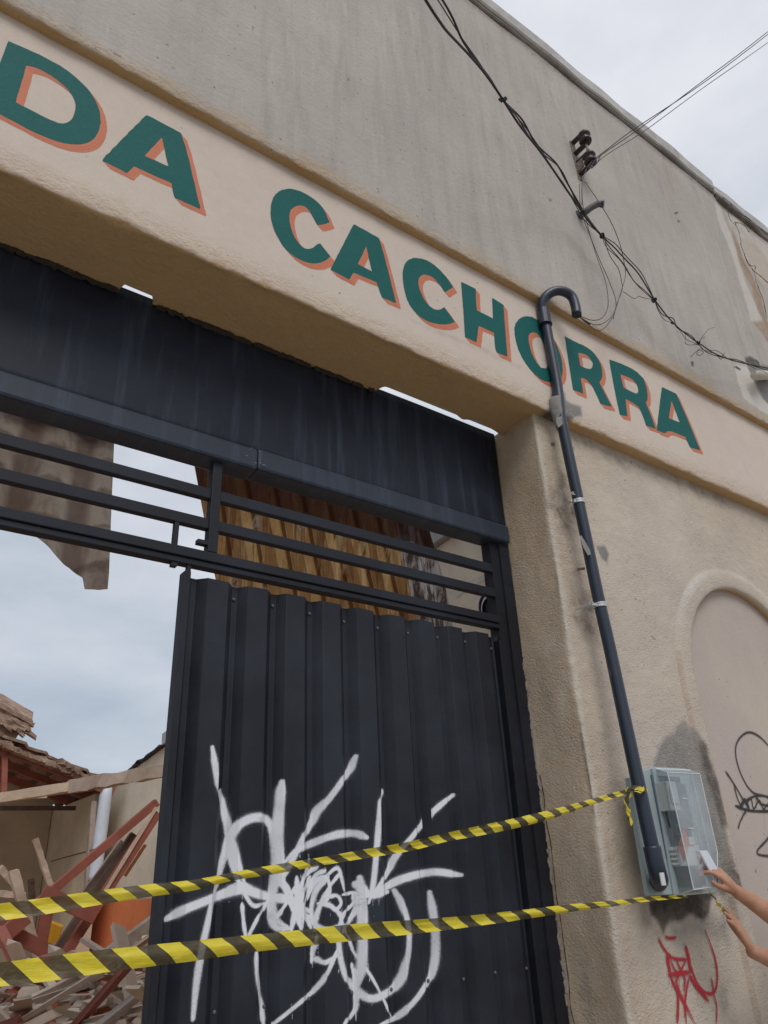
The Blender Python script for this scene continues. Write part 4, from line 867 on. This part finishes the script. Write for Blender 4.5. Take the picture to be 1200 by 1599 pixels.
# ------------------------------------------------------------------ behind the gate: hanging sheets
def corr_sheet(name, outline, Y, tilt_dir, lean, period, amp, mat, label, cat, jag=.0, prof='sine'):
    """outline in pixels, carried by a plane through Y with axis tilt_dir (X,Z) and lean in Y per metre of height"""
    pts = [at(u, v, Y) for u, v in outline]; zc = pts[0].z
    W = []
    for u, v in outline:
        r = ray(u, v)                                   # plane: y = Y + lean*(z-zc)
        t = (Y+CAM_D+lean*(CAM_H-zc))/(r[1]-lean*r[2]); p = r*t+np.array([0, -CAM_D, CAM_H]); W.append(p)
    W = np.array(W); ax = np.array([tilt_dir[0], tilt_dir[1]]); ax = ax/np.linalg.norm(ax); bx_ = np.array([ax[1], -ax[0]])
    A_ = W[:, [0, 2]]@ax; B2 = W[:, [0, 2]]@bx_
    bs = np.arange(B2.min()+.001, B2.max(), .006); V, Fc, col = [], [], []
    for b in bs:
        xsn = []
        for i in range(len(W)):
            j = (i+1) % len(W)
            if (B2[i] > b) != (B2[j] > b): t = (b-B2[i])/(B2[j]-B2[i]); xsn.append(A_[i]+t*(A_[j]-A_[i]))
        a0, a1 = min(xsn), max(xsn); a0 += (mnoise.noise(Vector((b*25, 0, 1))))*jag
        ph_ = (b/period) % 1
        if prof == 'sine': dy = amp*math.sin(2*math.pi*ph_)
        else: dy = amp*(-1 if ph_ < .45 else (-1+2*(ph_-.45)/.08 if ph_ < .53 else (1 if ph_ < .92 else 1-2*(ph_-.92)/.08)))
        rb_ = (.5+.5*math.sin(2*math.pi*ph_)) if prof == 'sine' else (1.0 if (ph_ > .92 or .45 < ph_ < .53) else (.5 if .53 <= ph_ <= .92 else .0))
        for k in range(25):
            col.append(rb_); a = a0+(a1-a0)*k/24; xz = ax*a+bx_*b; V.append((xz[0], Y+lean*(xz[1]-zc)+dy, xz[1]))
    for i in range(len(bs)-1):
        for k in range(24): o = i*25+k; Fc.append((o, o+1, o+26, o+25))
    return tag(obj(name, V, Fc, mat, None, smooth=(prof == 'sine'), attrs={'rib': col}, loc=(V[0][0], V[0][1], V[0][2])), label, cat)
def trl(s, c, k):
    t_ = s.n('BsdfTranslucent'); s.l(c, t_.inputs[0]); m_ = s.n('MixShader'); m_.inputs[0].default_value = k; s.l(s.b.outputs[0], m_.inputs[1]); s.l(t_.outputs[0], m_.inputs[2]); s.l(m_.outputs[0], s.out.inputs[0])
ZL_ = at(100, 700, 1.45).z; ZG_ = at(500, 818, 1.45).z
s = NT('fibre_cement'); c = s.mix(s.ramp(s.noise(3.2, detail=5, rough=.6), .38, .66), srgb(220, 208, 192), srgb(184, 166, 150))
zc_ = s.n('SeparateXYZ'); s.l(s.pos(), zc_.inputs[0])
bandn = s.math('ADD', zc_.outputs[2], s.math('MULTIPLY', s.noise(9, detail=4), .14))
rib = s.attr('rib'); c = s.mix(s.math('MULTIPLY', s.ramp(rib, .5, .85), .6), c, srgb(112, 84, 72))
rows_ = s.math('SINE', s.math('MULTIPLY', s.math('ADD', bandn, s.math('MULTIPLY', rib, .05)), 30.0)); c = s.mix(s.math('MULTIPLY', s.ramp(rows_, .6, 1.0), .5), c, srgb(96, 70, 60))
sc_ = s.ramp(s.noise(5, detail=5, rough=.7), .58, .70); c = s.mix(s.math('MULTIPLY', sc_, .3), c, srgb(206, 196, 186))
st = s.ramp(s.noise(1, s.pos((26, 26, 2)), detail=4), .5, .7); c = s.mix(s.math('MULTIPLY', st, .5), c, srgb(128, 104, 90))
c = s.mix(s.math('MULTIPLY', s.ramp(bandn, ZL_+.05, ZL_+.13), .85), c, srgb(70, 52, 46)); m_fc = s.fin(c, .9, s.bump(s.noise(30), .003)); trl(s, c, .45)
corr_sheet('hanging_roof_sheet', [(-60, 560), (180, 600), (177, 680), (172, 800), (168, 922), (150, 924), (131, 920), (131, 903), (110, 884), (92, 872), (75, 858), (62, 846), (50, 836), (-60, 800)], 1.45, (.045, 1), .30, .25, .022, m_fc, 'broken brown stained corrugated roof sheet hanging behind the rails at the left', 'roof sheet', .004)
s = NT('aged_fibreglass'); rib = s.attr('rib')
c = s.mix(s.ramp(s.noise(5, s.pos((2, 1, .8)), detail=6, rough=.7), .38, .62), srgb(232, 194, 134), srgb(190, 142, 92))
c = s.mix(s.ramp(rib, .2, .5), s.mix(.5, c, srgb(150, 100, 56)), c)
c = s.mix(s.math('MULTIPLY', s.ramp(rib, .7, .9), .8), c, srgb(92, 58, 40))
st = s.ramp(s.noise(1, s.pos((26, 1, 2.2)), detail=5, rough=.6), .56, .62); c = s.mix(s.math('MULTIPLY', st, .6), c, srgb(250, 226, 172))
st = s.ramp(s.noise(1, s.pos((22, 1, 1.4)), detail=5, rough=.65), .54, .60); c = s.mix(s.math('MULTIPLY', st, .55), c, srgb(100, 58, 36))
st = s.ramp(s.noise(1.7, s.pos((9, 1, 2.2)), detail=6, rough=.7), .60, .63); c = s.mix(s.math('MULTIPLY', st, .8), c, srgb(196, 186, 180))
zc_ = s.n('SeparateXYZ'); s.l(s.pos(), zc_.inputs[0])
c = s.mix(s.ramp(s.math('ADD', s.math('SUBTRACT', zc_.outputs[0], s.math('MULTIPLY', zc_.outputs[2], -.22)), s.math('MULTIPLY', s.noise(5), .10)), 3.52, 3.58), c, s.mix(s.ramp(s.noise(5, s.pos((5, 1, .8)), detail=6, rough=.7), .45, .56), srgb(112, 100, 94), srgb(226, 222, 220)))
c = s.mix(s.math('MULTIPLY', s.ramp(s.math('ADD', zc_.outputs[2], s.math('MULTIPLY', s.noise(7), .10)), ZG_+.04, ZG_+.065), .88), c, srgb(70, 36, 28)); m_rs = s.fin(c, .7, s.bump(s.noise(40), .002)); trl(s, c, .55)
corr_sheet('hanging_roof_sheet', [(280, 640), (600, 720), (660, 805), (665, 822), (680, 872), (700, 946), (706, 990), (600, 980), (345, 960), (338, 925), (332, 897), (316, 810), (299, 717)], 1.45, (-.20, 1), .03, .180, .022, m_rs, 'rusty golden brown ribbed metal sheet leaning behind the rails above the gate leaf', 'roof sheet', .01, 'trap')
tag(MB().bar((-.5, 1.78, 4.02), (3.4, 1.62, 4.05), .06, .10).build('roof_purlin', m_rail, loc=(1.5, 1.7, 4.0)), 'dark steel purlin behind the header carrying the hanging roof sheets', 'purlin')

# ------------------------------------------------------------------ neighbour wall along the yard
m_cream = simple('cream_wall', srgb(232, 218, 196), .9, .35, 2.5, .003); m_orw = simple('orange_wainscot', srgb(240, 138, 84), .85, .3, 4, .002)
nb = thing('yard_wall', (3.35, 4.5, 0), 'long cream side wall with orange wainscot beyond the gate, topped by a grey coping', 'wall')
tops = [(.45, 3.93), (1.2, 3.86), (1.7, 3.82), (3.4, 3.62), (6.8, 3.24), (7.8, 3.13), (10.6, 2.80)]
V_ = []; F_ = []
for y, z in tops: V_ += [(3.3, y, 1.665), (3.3, y, z), (3.5, y, z), (3.5, y, 1.665)]
for i in range(len(tops)-1):
    for k in range(4): a, b = i*4+k, i*4+(k+1) % 4; F_.append((a, a+4, b+4, b))
F_ += [(0, 1, 2, 3), (27, 26, 25, 24)]; obj('wall_face', V_, F_, m_cream, nb)
MB().box(3.294, 3.5, .45, 10.6, 0, 1.66).build('wainscot', m_orw, nb)
mb = MB()
for (y0, z0), (y1, z1) in zip(tops[:4], tops[1:5]): mb.bar((3.37, y0, z0+.07), (3.37, y1-.002, z1+.07), .26, .13)
mb.build('coping', simple('grey_coping', srgb(176, 176, 176), .8), nb)
mb = MB()
for (y0, z0), (y1, z1) in zip(tops[4:-1], tops[5:]): mb.bar((3.38, y0, z0+.015), (3.38, y1, z1+.015), .26, .03, jag=.3, seg=8)
mb.build('verge', m_rail, nb)
# repaired lighter bands on the wall
mb = MB(); mb.add([at_x(*p, 3.2965) for p in [(700, 925), (720, 912), (765, 893), (775, 896), (735, 918), (712, 934)]], [(0, 1, 2, 3, 4, 5)]); mb.build('paint_patch', simple('pale_patch', srgb(222, 212, 198), .9), nb)
hz = tag(MB().build('x', None), None) if False else None
hc = thing('hose_coil', at_x(764, 946, 3.28), 'blue hose coil hanging on the cream wall at the right end of the lowest rail', 'hose')
mb = MB(); c0 = at_x(764, 948, 3.26); rr = .085
for k in range(6):
    mb.tube([c0+Vector((-.006*k, (rr-.006*k)*math.cos(a)*1.0, (rr-.004*k)*math.sin(a)*1.15)) for a in np.linspace(0, 6.5, 40)], .008, 6)
mb.build('hose', simple('blue_hose', srgb(30, 72, 140), .35), hc, smooth=True)
mb = MB(); mb.lathe(c0+Vector((.03, 0, 0)), (-1, 0, 0), [(0, .07), (.03, .066), (.034, .03)], 20); mb.build('reel', simple('dark_reel', srgb(40, 48, 60), .5), hc, smooth=True)

# ------------------------------------------------------------------ ruined house
m_tile = simple('old_roof_tile', srgb(166, 142, 124), .95, .7, 8, .008, alt=srgb(110, 84, 70)); m_red = simple('red_oxide_steel', srgb(158, 92, 76), .7, .5, 8, .001)
m_wood = simple('weathered_wood', srgb(208, 186, 164), .9, .45, 7, .003); m_wood2 = simple('grey_timber', srgb(180, 162, 148), .9, .45, 9, .003); m_dwood = simple('dark_timber', srgb(104, 84, 72), .9, .6, 9, .003)
m_int = simple('interior_wall', srgb(206, 188, 160), .95, .5, 2, .003)
rh = thing('ruined_house', (1.6, 9, 0), 'partly collapsed house with sagging tiled roof and open front beyond the yard', 'house')
MB().box(-3, 2.94, 10.1, 10.28, 0, 3.4).build('wall', m_int, rh)
MB().box(2.95, 3.10, 8.15, 10.28, 0, 2.86).build('wall', m_int, rh)
MB().tube([at_x(80+k*18, 1345-k*5, 2.948) for k in range(5)], .006, 5).build('conduit', m_dwood, rh)
# roof: slope falling to +X, rows of tiles on battens
def zr(x): return 3.02+(2.77-x)*.34
V_, F_ = [], []; nx, ny = 130, 30; xa = np.linspace(-2.2, 3.16, nx); ya = np.linspace(8.0, 10.5, ny)
for i, x in enumerate(xa):
    for j, y in enumerate(ya):
        st_z = .025*((x*4) % 1)+.035*math.sin(y*2*math.pi/.25); V_.append((x, y-(.09*mnoise.noise(Vector((x*5, 0, 0))) if j == 0 else 0)-(.05*(((i//6)*7919) % 3) if j == 0 else 0), zr(x)+.06+st_z-.05*mnoise.noise(Vector((x, y, 0)))))
F_ = [(i*ny+j, (i+1)*ny+j, (i+1)*ny+j+1, i*ny+j+1) for i in range(nx-1) for j in range(ny-1)]
obj('roof', V_, F_, m_tile, rh, solid=.03)
for y in (8.05, 8.75, 9.5): MB().bar((-2.2, y, zr(-2.2)-.02), (3.14, y, zr(3.14)-.02), .06, .12).build('rafter', m_red, rh)
mb = MB()
for x in np.arange(-2.0, 3.1, .28): mb.bar((x, 8.02, zr(x)+.02), (x, 10.3, zr(x)+.02), .05, .035)
mb.build('battens', m_dwood, rh)
MB().bar(at(8, 1165, 8.02), at(6, 1240, 8.02), .06, .06).build('roof_strut', m_red, rh)
MB().bar(at(20, 1242, 8.1), at(150, 1228, 8.1), .07, .10).build('tie_beam', m_red, rh)
MB().bar(at(0, 1262, 8.6), at(118, 1262, 8.6), .06, .05).build('tie_beam', m_dwood, rh)
MB().bar(at(20, 1246, 7.9), at(73, 1244, 7.9), .05, .03).build('tie_beam', m_wood, rh)
mb = MB()
for k in range(26):
    t = k/25; p = Vector(at(0, 1160, 7.95)).lerp(at(133, 1214, 7.95), t); mb.bar(p+Vector((-.07, 0, .0)), p+Vector((.09, .02, -.03+random.uniform(-.02, .03))), .12, .045, jag=.35)
for k in range(10):
    t = k/9; p = Vector(at(92, 1188, 7.9)).lerp(at(128, 1212, 7.9), t); mb.bar(p, p+Vector((.10, .05, -.04+random.uniform(-.05, .06))), .1, .05, jag=.4)
mb.build('ridge_tiles', m_tile, rh)
# broken roof piece above
rp = thing('broken_roof_piece', at(15, 1130, 8.6), 'torn piece of tiled roof tipped up above the ruined house', 'roof fragment')
O = [(-60, 1075), (0, 1101), (22, 1114), (50, 1130), (38, 1134), (30, 1146), (22, 1158), (0, 1150), (-60, 1140)]
fr_ = [at(u, v, 8.4) for u, v in O]; bk_ = [p+Vector((.1, .5, .25)) for p in fr_]; n = len(O)
obj('roof_slab', fr_+bk_, [tuple(range(n))]+[tuple(range(2*n-1, n-1, -1))]+[(i, (i+1) % n, n+(i+1) % n, n+i) for i in range(n)], m_tile, rp)
mb = MB()
for k in range(16): a_ = random.uniform(-20, 40); p = at(a_, 1104+(a_+20)*.42+random.uniform(0, 16), 8.38); qp = p+Vector((random.uniform(.10, .24), -.02, random.uniform(-.14, -.02))); mb.bar(p, qp, random.uniform(.05, .12), .04, jag=.35, seg=3)
mb.build('tiles', simple('tile_pale', srgb(168, 142, 124), .95, .6, 10), rp)
MB().bar(at(-10, 1096, 8.33), at(50, 1129, 8.33), .05, .05, jag=.2, seg=6).build('edge_tiles', m_tile, rp)
dp = tag(MB().tube([Vector(p) for p in catmull([at(168, 1228, 8.1), at(165, 1245, 8.05), at(158, 1300, 8.05), at(152, 1345, 8.05), at(148, 1375, 8.05)], 4)], .075, 14).build('downpipe', simple('pale_downpipe', srgb(212, 220, 232), .45, .2), smooth=True, loc=at(158, 1300, 8.05)), 'pale blue grey downpipe at the corner of the ruined house', 'downpipe')
MB().bar(at(146, 1250, 8.12), at(136, 1390, 8.12), .09, .06, jag=.15, seg=6).build('corner_post', m_wood2, rh)

# --- fallen members
def plank(p, q_, w_, h_, mat, name, label, cat, group=None, jag=.15, seg=7):
    o = MB().bar(p, q_, w_, h_, jag=jag, seg=seg).build(name, mat, loc=(Vector(p)+Vector(q_))/2); return tag(o, label, cat, group)
plank(at(-60, 1256, 6.0), at(115, 1228, 6.0), .10, .085, m_wood, 'roof_beam', 'long pale roof beam slanting across the ruin, left half', 'beam')
plank(at(105, 1229, 6.0), at(262, 1203, 6.0), .13, .115, m_wood2, 'roof_beam', 'thicker ragged grey beam end crossing in front of the pale downpipe', 'beam', jag=.25, seg=12)
plank(at(*c1(0, 1195), 6.1), at(*c1(712, 592), 6.1), .09, .075, m_red, 'roof_truss_bar', 'longest red oxide truss bar rising to the apex beside the gate leaf', 'truss bar', jag=.0)
plank(at(*c1(285, 1300), 5.9), at(*c1(716, 640), 5.9), .09, .08, m_red, 'roof_truss_bar', 'steeper red oxide truss bar just left of the gate leaf', 'truss bar', jag=.0)
plank(at(*c1(470, 1010), 5.85), at(*c1(712, 615), 5.85), .02, .03, m_wood, 'lath', 'thin pale strip standing in for the highlight along the steeper red truss bar', 'lath', jag=.1)  # no real lath: pale strip added as the bar's edge highlight
plank(at(*c1(255, 1270), 6.2), at(*c1(610, 735), 6.2), .06, .07, m_dwood, 'rafter_timber', 'dark rafter between the two red truss bars', 'timber', jag=.15)
plank(at(*c1(390, 1010), 6.3), at(*c1(560, 770), 6.3), .06, .075, m_wood2, 'rafter_timber', 'grey rafter just behind the dark one between the truss bars', 'timber', jag=.15)
plank(at(*c1(60, 900), 5.8), at(*c1(175, 1305), 5.8), .07, .075, m_wood, 'broken_post', 'pale broken post standing in the rubble left of the truss', 'post', jag=.2)
plank(at(*c1(160, 755), 6.3), at(*c1(232, 972), 6.3), .05, .05, m_wood, 'broken_post', 'thin pale stick pointing up in front of the open house', 'stick', jag=.2)
plank(at(*c1(195, 1000), 5.75), at(*c1(435, 1112), 5.75), .05, .12, m_red, 'truss_gusset', 'short red plate joining the fallen truss bars', 'truss bar', jag=.0)
plank(at(*c1(180, 1262), 5.8), at(*c1(215, 1080), 5.8), .06, .10, m_red, 'truss_gusset', 'short red upright under the longest truss bar', 'truss bar', jag=.0)
plank(at(*c1(570, 925), 6.2), at(*c1(662, 785), 6.2), .03, .03, simple('rust_lath', srgb(150, 92, 48), .8), 'lath', 'thin rust brown lath leaning on the cream wall', 'lath', jag=.1)
plank(at(*c1(0, 890), 6.4), at(*c1(65, 960), 6.4), .06, .06, m_wood, 'broken_post', 'short pale stick at the left edge of the yard', 'stick', jag=.2)
plank(at(*c1(-30, 1004), 6.3), at(*c1(110, 1014), 6.3), .05, .05, m_wood, 'lath', 'short level lath at the left edge of the yard', 'lath', jag=.2)
plank(at(*c1(142, 940), 6.6), at(*c1(150, 1050), 6.6), .05, .05, m_dwood, 'broken_post', 'short dark stub in front of the open house', 'stick', jag=.2)
plank(at(*c1(-60, 1260), 5.5), at(*c1(120, 1110), 5.5), .08, .12, m_red, 'roof_truss_bar', 'low red truss bar at the left edge of the yard', 'truss bar', jag=.0)
plank(at(*c1(-60, 1130), 5.6), at(*c1(260, 1290), 5.6), .07, .11, m_red, 'roof_truss_bar', 'red truss bar sloping down to the right in the rubble', 'truss bar', jag=.0)
plank(at(*c1(-60, 1590), 3.6), at(*c1(440, 1370), 3.6), .20, .04, m_wood2, 'wide_board', 'wide grey board lying across the rubble under the lower tape', 'board', jag=.12, seg=12)
plank(at(*c1(290, 1525), 3.8), at(*c1(640, 1425), 3.8), .09, .05, m_wood, 'broken_board', 'pale board in the rubble beside the gate leaf', 'board', jag=.2)
plank(at(*c1(505, 1590), 3.7), at(*c1(625, 1470), 3.7), .13, .07, simple('red_plaster', srgb(186, 92, 66), .9), 'brick_fragment', 'red fragment in the rubble beside the gate leaf', 'fragment', jag=.25)
lw_ = [at(*c1(*p), 5.2) for p in [(470, 1275), (590, 1190), (700, 1108), (760, 1085), (760, 1230), (690, 1245), (640, 1262), (560, 1270)]]; n = len(lw_)
tag(obj('wall_slab', lw_+[p+Vector((.02, .08, .02)) for p in lw_], [tuple(range(n)), tuple(range(2*n-1, n-1, -1))]+[(i, (i+1) % n, n+(i+1) % n, n+i) for i in range(n)], simple('plaster_slab', srgb(168, 158, 146), .9, .6, 5, .004, alt=srgb(128, 112, 98)), loc=lw_[0]), 'grey plaster slab leaning against the orange wainscot', 'slab')
yl = [at(*c1(*p), 6.6) for p in [(195, 1165), (235, 1140), (285, 1160), (270, 1215), (215, 1255), (190, 1240)]]; n = len(yl)
tag(obj('yellow_panel', yl+[p+Vector((.02, .05, .02)) for p in yl], [tuple(range(n)), tuple(range(2*n-1, n-1, -1))]+[(i, (i+1) % n, n+(i+1) % n, n+i) for i in range(n)], simple('yellow_board', srgb(222, 164, 38), .7), loc=yl[0]), 'yellow board standing in the rubble behind the truss', 'board')
# rubble mound
def mound(x, y): return (1 if y < 4 else max(.78, 1-(y-4)*.14))*mound0(x, y)
def mound0(x, y): return 1.02+.10*(y-3)*.9*np.clip((6-y)/2+.6, .3, 1)+.12*(vnoise(np.array([x*1.3]), np.array([y*1.3]))[0]-.5)*2 if y > 2.4 else .95*max(0, (y-1.0)/1.4)
xa = np.linspace(-3, 3.27, 60); ya = np.linspace(1.0, 9.9, 80)
V_ = [(x, y, max(.01, float(mound(x, y))*(1 if y < 7 else max(.5, 1-(y-7)*.2)))-.12) for x in xa for y in ya]; n, m = 60, 80
rb = obj('rubble_mound', V_, [(i*m+j, (i+1)*m+j, (i+1)*m+j+1, i*m+j+1) for i in range(n-1) for j in range(m-1)], simple('rubble_soil', srgb(150, 118, 100), .95, .7, 5, .01, alt=srgb(182, 156, 134))); tag(rb, kind='structure')
m_pale = simple('pale_timber', srgb(226, 206, 184), .9, .35, 9, .002)
cols = [m_wood, m_wood2, m_pale, simple('clay_tile', srgb(190, 112, 86), .9, .4, 10), simple('plaster_bit', srgb(208, 192, 172), .9, .4, 10), m_pale, simple('brick_dust', srgb(148, 104, 84), .95, .4, 12)]
def debris(nm, N, sz, mats, fn):
    for mi, mt in enumerate(mats):
        mb = MB()
        for k in range(N//len(mats)):
            y = random.uniform(2.4, 7.6)**1.0; x = (y+2)*random.uniform(.12, .42); 
            if x > 3.25: continue
            z = float(mound(x, y))*(1 if y < 7 else max(.5, 1-(y-7)*.2))-.10+random.uniform(0, .14); a = random.uniform(0, 6.28); e = random.gauss(0, .35); L = random.uniform(*sz[0]); d = Vector((math.cos(a)*math.cos(e), math.sin(a)*math.cos(e), math.sin(e)))*L/2
            c = Vector((x, y, z)); mb.bar(c-d, c+d, random.uniform(*sz[1]), random.uniform(*sz[2]), jag=.3, seg=2)
        fn(mb, nm, mt)
def mk_stuff(mb, nm, mt):
    tag(mb.build(nm, mt), 'broken wood, tile and plaster litter covering the collapsed yard', 'rubble', 'rubble in the yard', 'stuff')
debris('rubble', 2600, ((.03, .20), (.03, .11), (.015, .07)), cols, mk_stuff)
debris('splintered_wood', 260, ((.5, 1.5), (.035, .10), (.015, .04)), [m_wood, m_wood, m_pale, m_wood2, m_pale, m_red], mk_stuff)

# ------------------------------------------------------------------ person at the meter box
skin = NT('skin'); _c = skin.mix(skin.ramp(skin.noise(14, detail=4), .35, .7), srgb(182, 138, 112), srgb(160, 112, 88)); skin = skin.fin(_c, .5, skin.bump(skin.noise(160), .0010), spec=.4)
m_shirt = simple('shirt_cloth', srgb(60, 72, 96), .9, .3, 14, .002); m_trs = simple('trouser_cloth', srgb(44, 46, 54), .9, .3, 14, .002); m_hair = simple('hair', srgb(30, 24, 22), .6, .3, 60, .003)
W2, W1 = at(1176, 1486, -.17), at(1152, 1393, -.17)
T2 = at(1136, 1418, -.15)
PB = Vector((3.42, -.42, 0)); HS = 1.06
verts, edges, radii, roots = [], [], [], []
def chain(pts, rs, root=False, start=None):
    ids = [] if start is None else [start]
    for p, r in zip(pts, rs):
        verts.append(Vector(p)); radii.append(r); ids.append(len(verts)-1)
    for a, b in zip(ids, ids[1:]): edges.append((a, b))
    if root or start is None: roots.append(ids[0])
    return ids
b = PB
BV = lambda x, y, z: PB+Vector((x, y, z*HS))
sp = chain([BV(0, 0, .93), BV(0, 0, 1.05), BV(-.01, 0, 1.20), BV(-.01, 0, 1.36), BV(-.015, 0, 1.46), BV(-.03, .01, 1.53), BV(-.05, .02, 1.62), BV(-.05, .02, 1.70)], [.13, .12, .13, .12, .055, .055, .085, .075])
# faces -X (towards the box); her right side is +Y
for sgn in (-1, 1):
    chain([BV(0, sgn*.10, .86), BV(-.02, sgn*.11, .48), BV(.02, sgn*.11, .09), BV(-.10, sgn*.12, .04), BV(-.17, sgn*.12, .03)], [.09, .058, .038, .035, .028], start=sp[0])
def arm(sh, elb, wr, r0=.05):
    return chain([sh, sh.lerp(elb, .5), elb, elb.lerp(wr, .35), elb.lerp(wr, .8), wr], [.052, .045, .040, .041, .029, .025], start=sp[3])
E2 = at(1296, 1540, -.24); S2 = BV(-.03, -.13, 1.38); E1 = at(1252, 1458, -.27); S1 = BV(-.03, .15, 1.385)
a2 = arm(S2, E2, W2); a1 = arm(S1, E1, W1)
def hand(W, d, n_, wid, curl, thumb, L=.18, spread=.04):
    """d = pointing direction, n_ = out of the back of the hand, wid = towards the little finger"""
    d = d.normalized(); n_ = (n_-d*n_.dot(d)).normalized(); s_ = d.cross(n_).normalized()*wid
    pl = L*.50
    for k, off in enumerate((-.030, -.011, .009, .028)):        # four metacarpal columns make the palm
        chain([W+s_*off*.35, W+d*pl*.5+s_*off*.8, W+d*pl+s_*off], [.016, .0135, .0105])
    for k, (off, fl, fr) in enumerate(((-.030, .072, .0088), (-.011, .082, .0090), (.009, .075, .0085), (.028, .058, .0076))):
        base = W+d*pl*.93+s_*off; dd = d+s_*(k-1.5)*spread; p = base; pts = [p]; ang = 0
        for j, fr_ in enumerate((.45, .30, .25)):
            ang += curl[k]*(.7 if j == 0 else 1); dir_ = (dd*math.cos(ang)-n_*math.sin(ang)).normalized(); p = p+dir_*fl*fr_; pts.append(p)
        chain(pts, [fr*1.1, fr, fr*.93, fr*.78])
    tb_ = W+d*pl*.25-s_*.020-n_*.006; td = (d*.75-s_*thumb-n_*.25).normalized(); chain([tb_, tb_+td*.038, tb_+td*.066+d*.004, tb_+td*.075+d*.018], [.0145, .0115, .0100, .0082])
d2 = (T2-W2); hand(W2, d2, Vector((.35, -.75, .2)), -1, (.12, .10, .14, .2), .25)
T1 = at(1113, 1352, -.135); hand(W1, (T1-W1), Vector((-.1, -.4, .6)), 1, (.45, .5, .5, .55), .5, spread=.02)
# head details
hd = BV(-.05, .02, 1.62)
chain([hd+Vector((-.08, 0, .01)), hd+Vector((-.105, 0, -.015))], [.016, .014]); chain([hd+Vector((-.05, 0, -.07)), hd+Vector((-.075, 0, -.085))], [.04, .03])
for sg in (-1, 1): chain([hd+Vector((0, sg*.08, -.01)), hd+Vector((.012, sg*.095, .012))], [.014, .016])
def flesh(name, CH, mat, parent, vox, grow=0, it=4):
    """sweep every chain as a round-ended tapering limb, then fuse all of them into one skin"""
    mb = MB()
    for pts, rr_ in CH:
        q4 = catmull([(*p, r+grow) for p, r in zip(pts, rr_)], 6); P_ = [Vector(x[:3]) for x in q4]; R_ = [max(float(x[3]), .004) for x in q4]
        t0 = (P_[0]-P_[1]).normalized(); t1_ = (P_[-1]-P_[-2]).normalized(); an = [1.5, 1.2, .9, .6, .3]
        PP_ = [P_[0]+t0*R_[0]*math.sin(a) for a in an]+P_+[P_[-1]+t1_*R_[-1]*math.sin(a) for a in reversed(an)]
        RR_ = [R_[0]*math.cos(a) for a in an]+R_+[R_[-1]*math.cos(a) for a in reversed(an)]
        mb.tube(PP_, RR_, 20)
    base = PB
    o = obj(name, mb.V, mb.F, mat, parent, smooth=True, loc=base)
    r_ = o.modifiers.new('remesh', 'REMESH'); r_.mode = 'VOXEL'; r_.voxel_size = vox; r_.use_smooth_shade = True
    q_ = o.modifiers.new('smooth', 'SMOOTH'); q_.factor = .5; q_.iterations = it
    return o
# regroup the edge list into chains
CHN = []; cur = None
for a, c_ in edges:
    if cur and cur[-1] == a: cur.append(c_)
    else: cur = [a, c_]; CHN.append(cur)
po = flesh('person', [([verts[i] for i in c], [radii[i] if (k or c[0] in roots) else min(radii[i], radii[c[1]]) for k, i in enumerate(c)]) for c in CHN], skin, None, .004, 0, 3)
tag(po, 'person beside the wall reaching both bare forearms towards the clear cover of the meter box', 'person')
def cloth(name, chains, mat, grow): return flesh(name, chains, mat, po, .011, grow, 6)
up = lambda S, E: [S+Vector((0, 0, -.0)), S.lerp(E, .25), S.lerp(E, .5)]
cloth('shirt', [([BV(0, 0, .90), BV(0, 0, 1.05), BV(-.01, 0, 1.20), BV(-.01, 0, 1.38)], [.13, .125, .135, .13]), ([S1, BV(-.01, 0, 1.37), S2], [.055, .08, .055]), (up(S1, E1), [.055, .052, .048]), (up(S2, E2), [.055, .052, .048])], m_shirt, .012)
cloth('trousers', [([BV(0, 0, .96), BV(0, 0, .88)], [.13, .125])]+[([BV(0, sg*.06, .90), BV(0, sg*.10, .80), BV(-.02, sg*.11, .48), BV(.02, sg*.11, .12)], [.095, .088, .060, .045]) for sg in (-1, 1)], m_trs, .012)
cloth('hair', [([hd+Vector((.02, 0, -.02)), hd+Vector((.015, 0, .06)), hd+Vector((-.02, 0, .085))], [.083, .088, .075])], m_hair, .006)
for sg in (-1, 1): cloth('shoe', [([BV(.04, sg*.11, .045), BV(-.08, sg*.12, .045), BV(-.18, sg*.12, .035)], [.045, .042, .032])], m_hair, .004)

bpy.context.view_layer.update()
dg = bpy.context.evaluated_depsgraph_get()
for o in [po]+list(po.children):
    me_ = bpy.data.meshes.new_from_object(o.evaluated_get(dg)); o.modifiers.clear(); o.data = me_
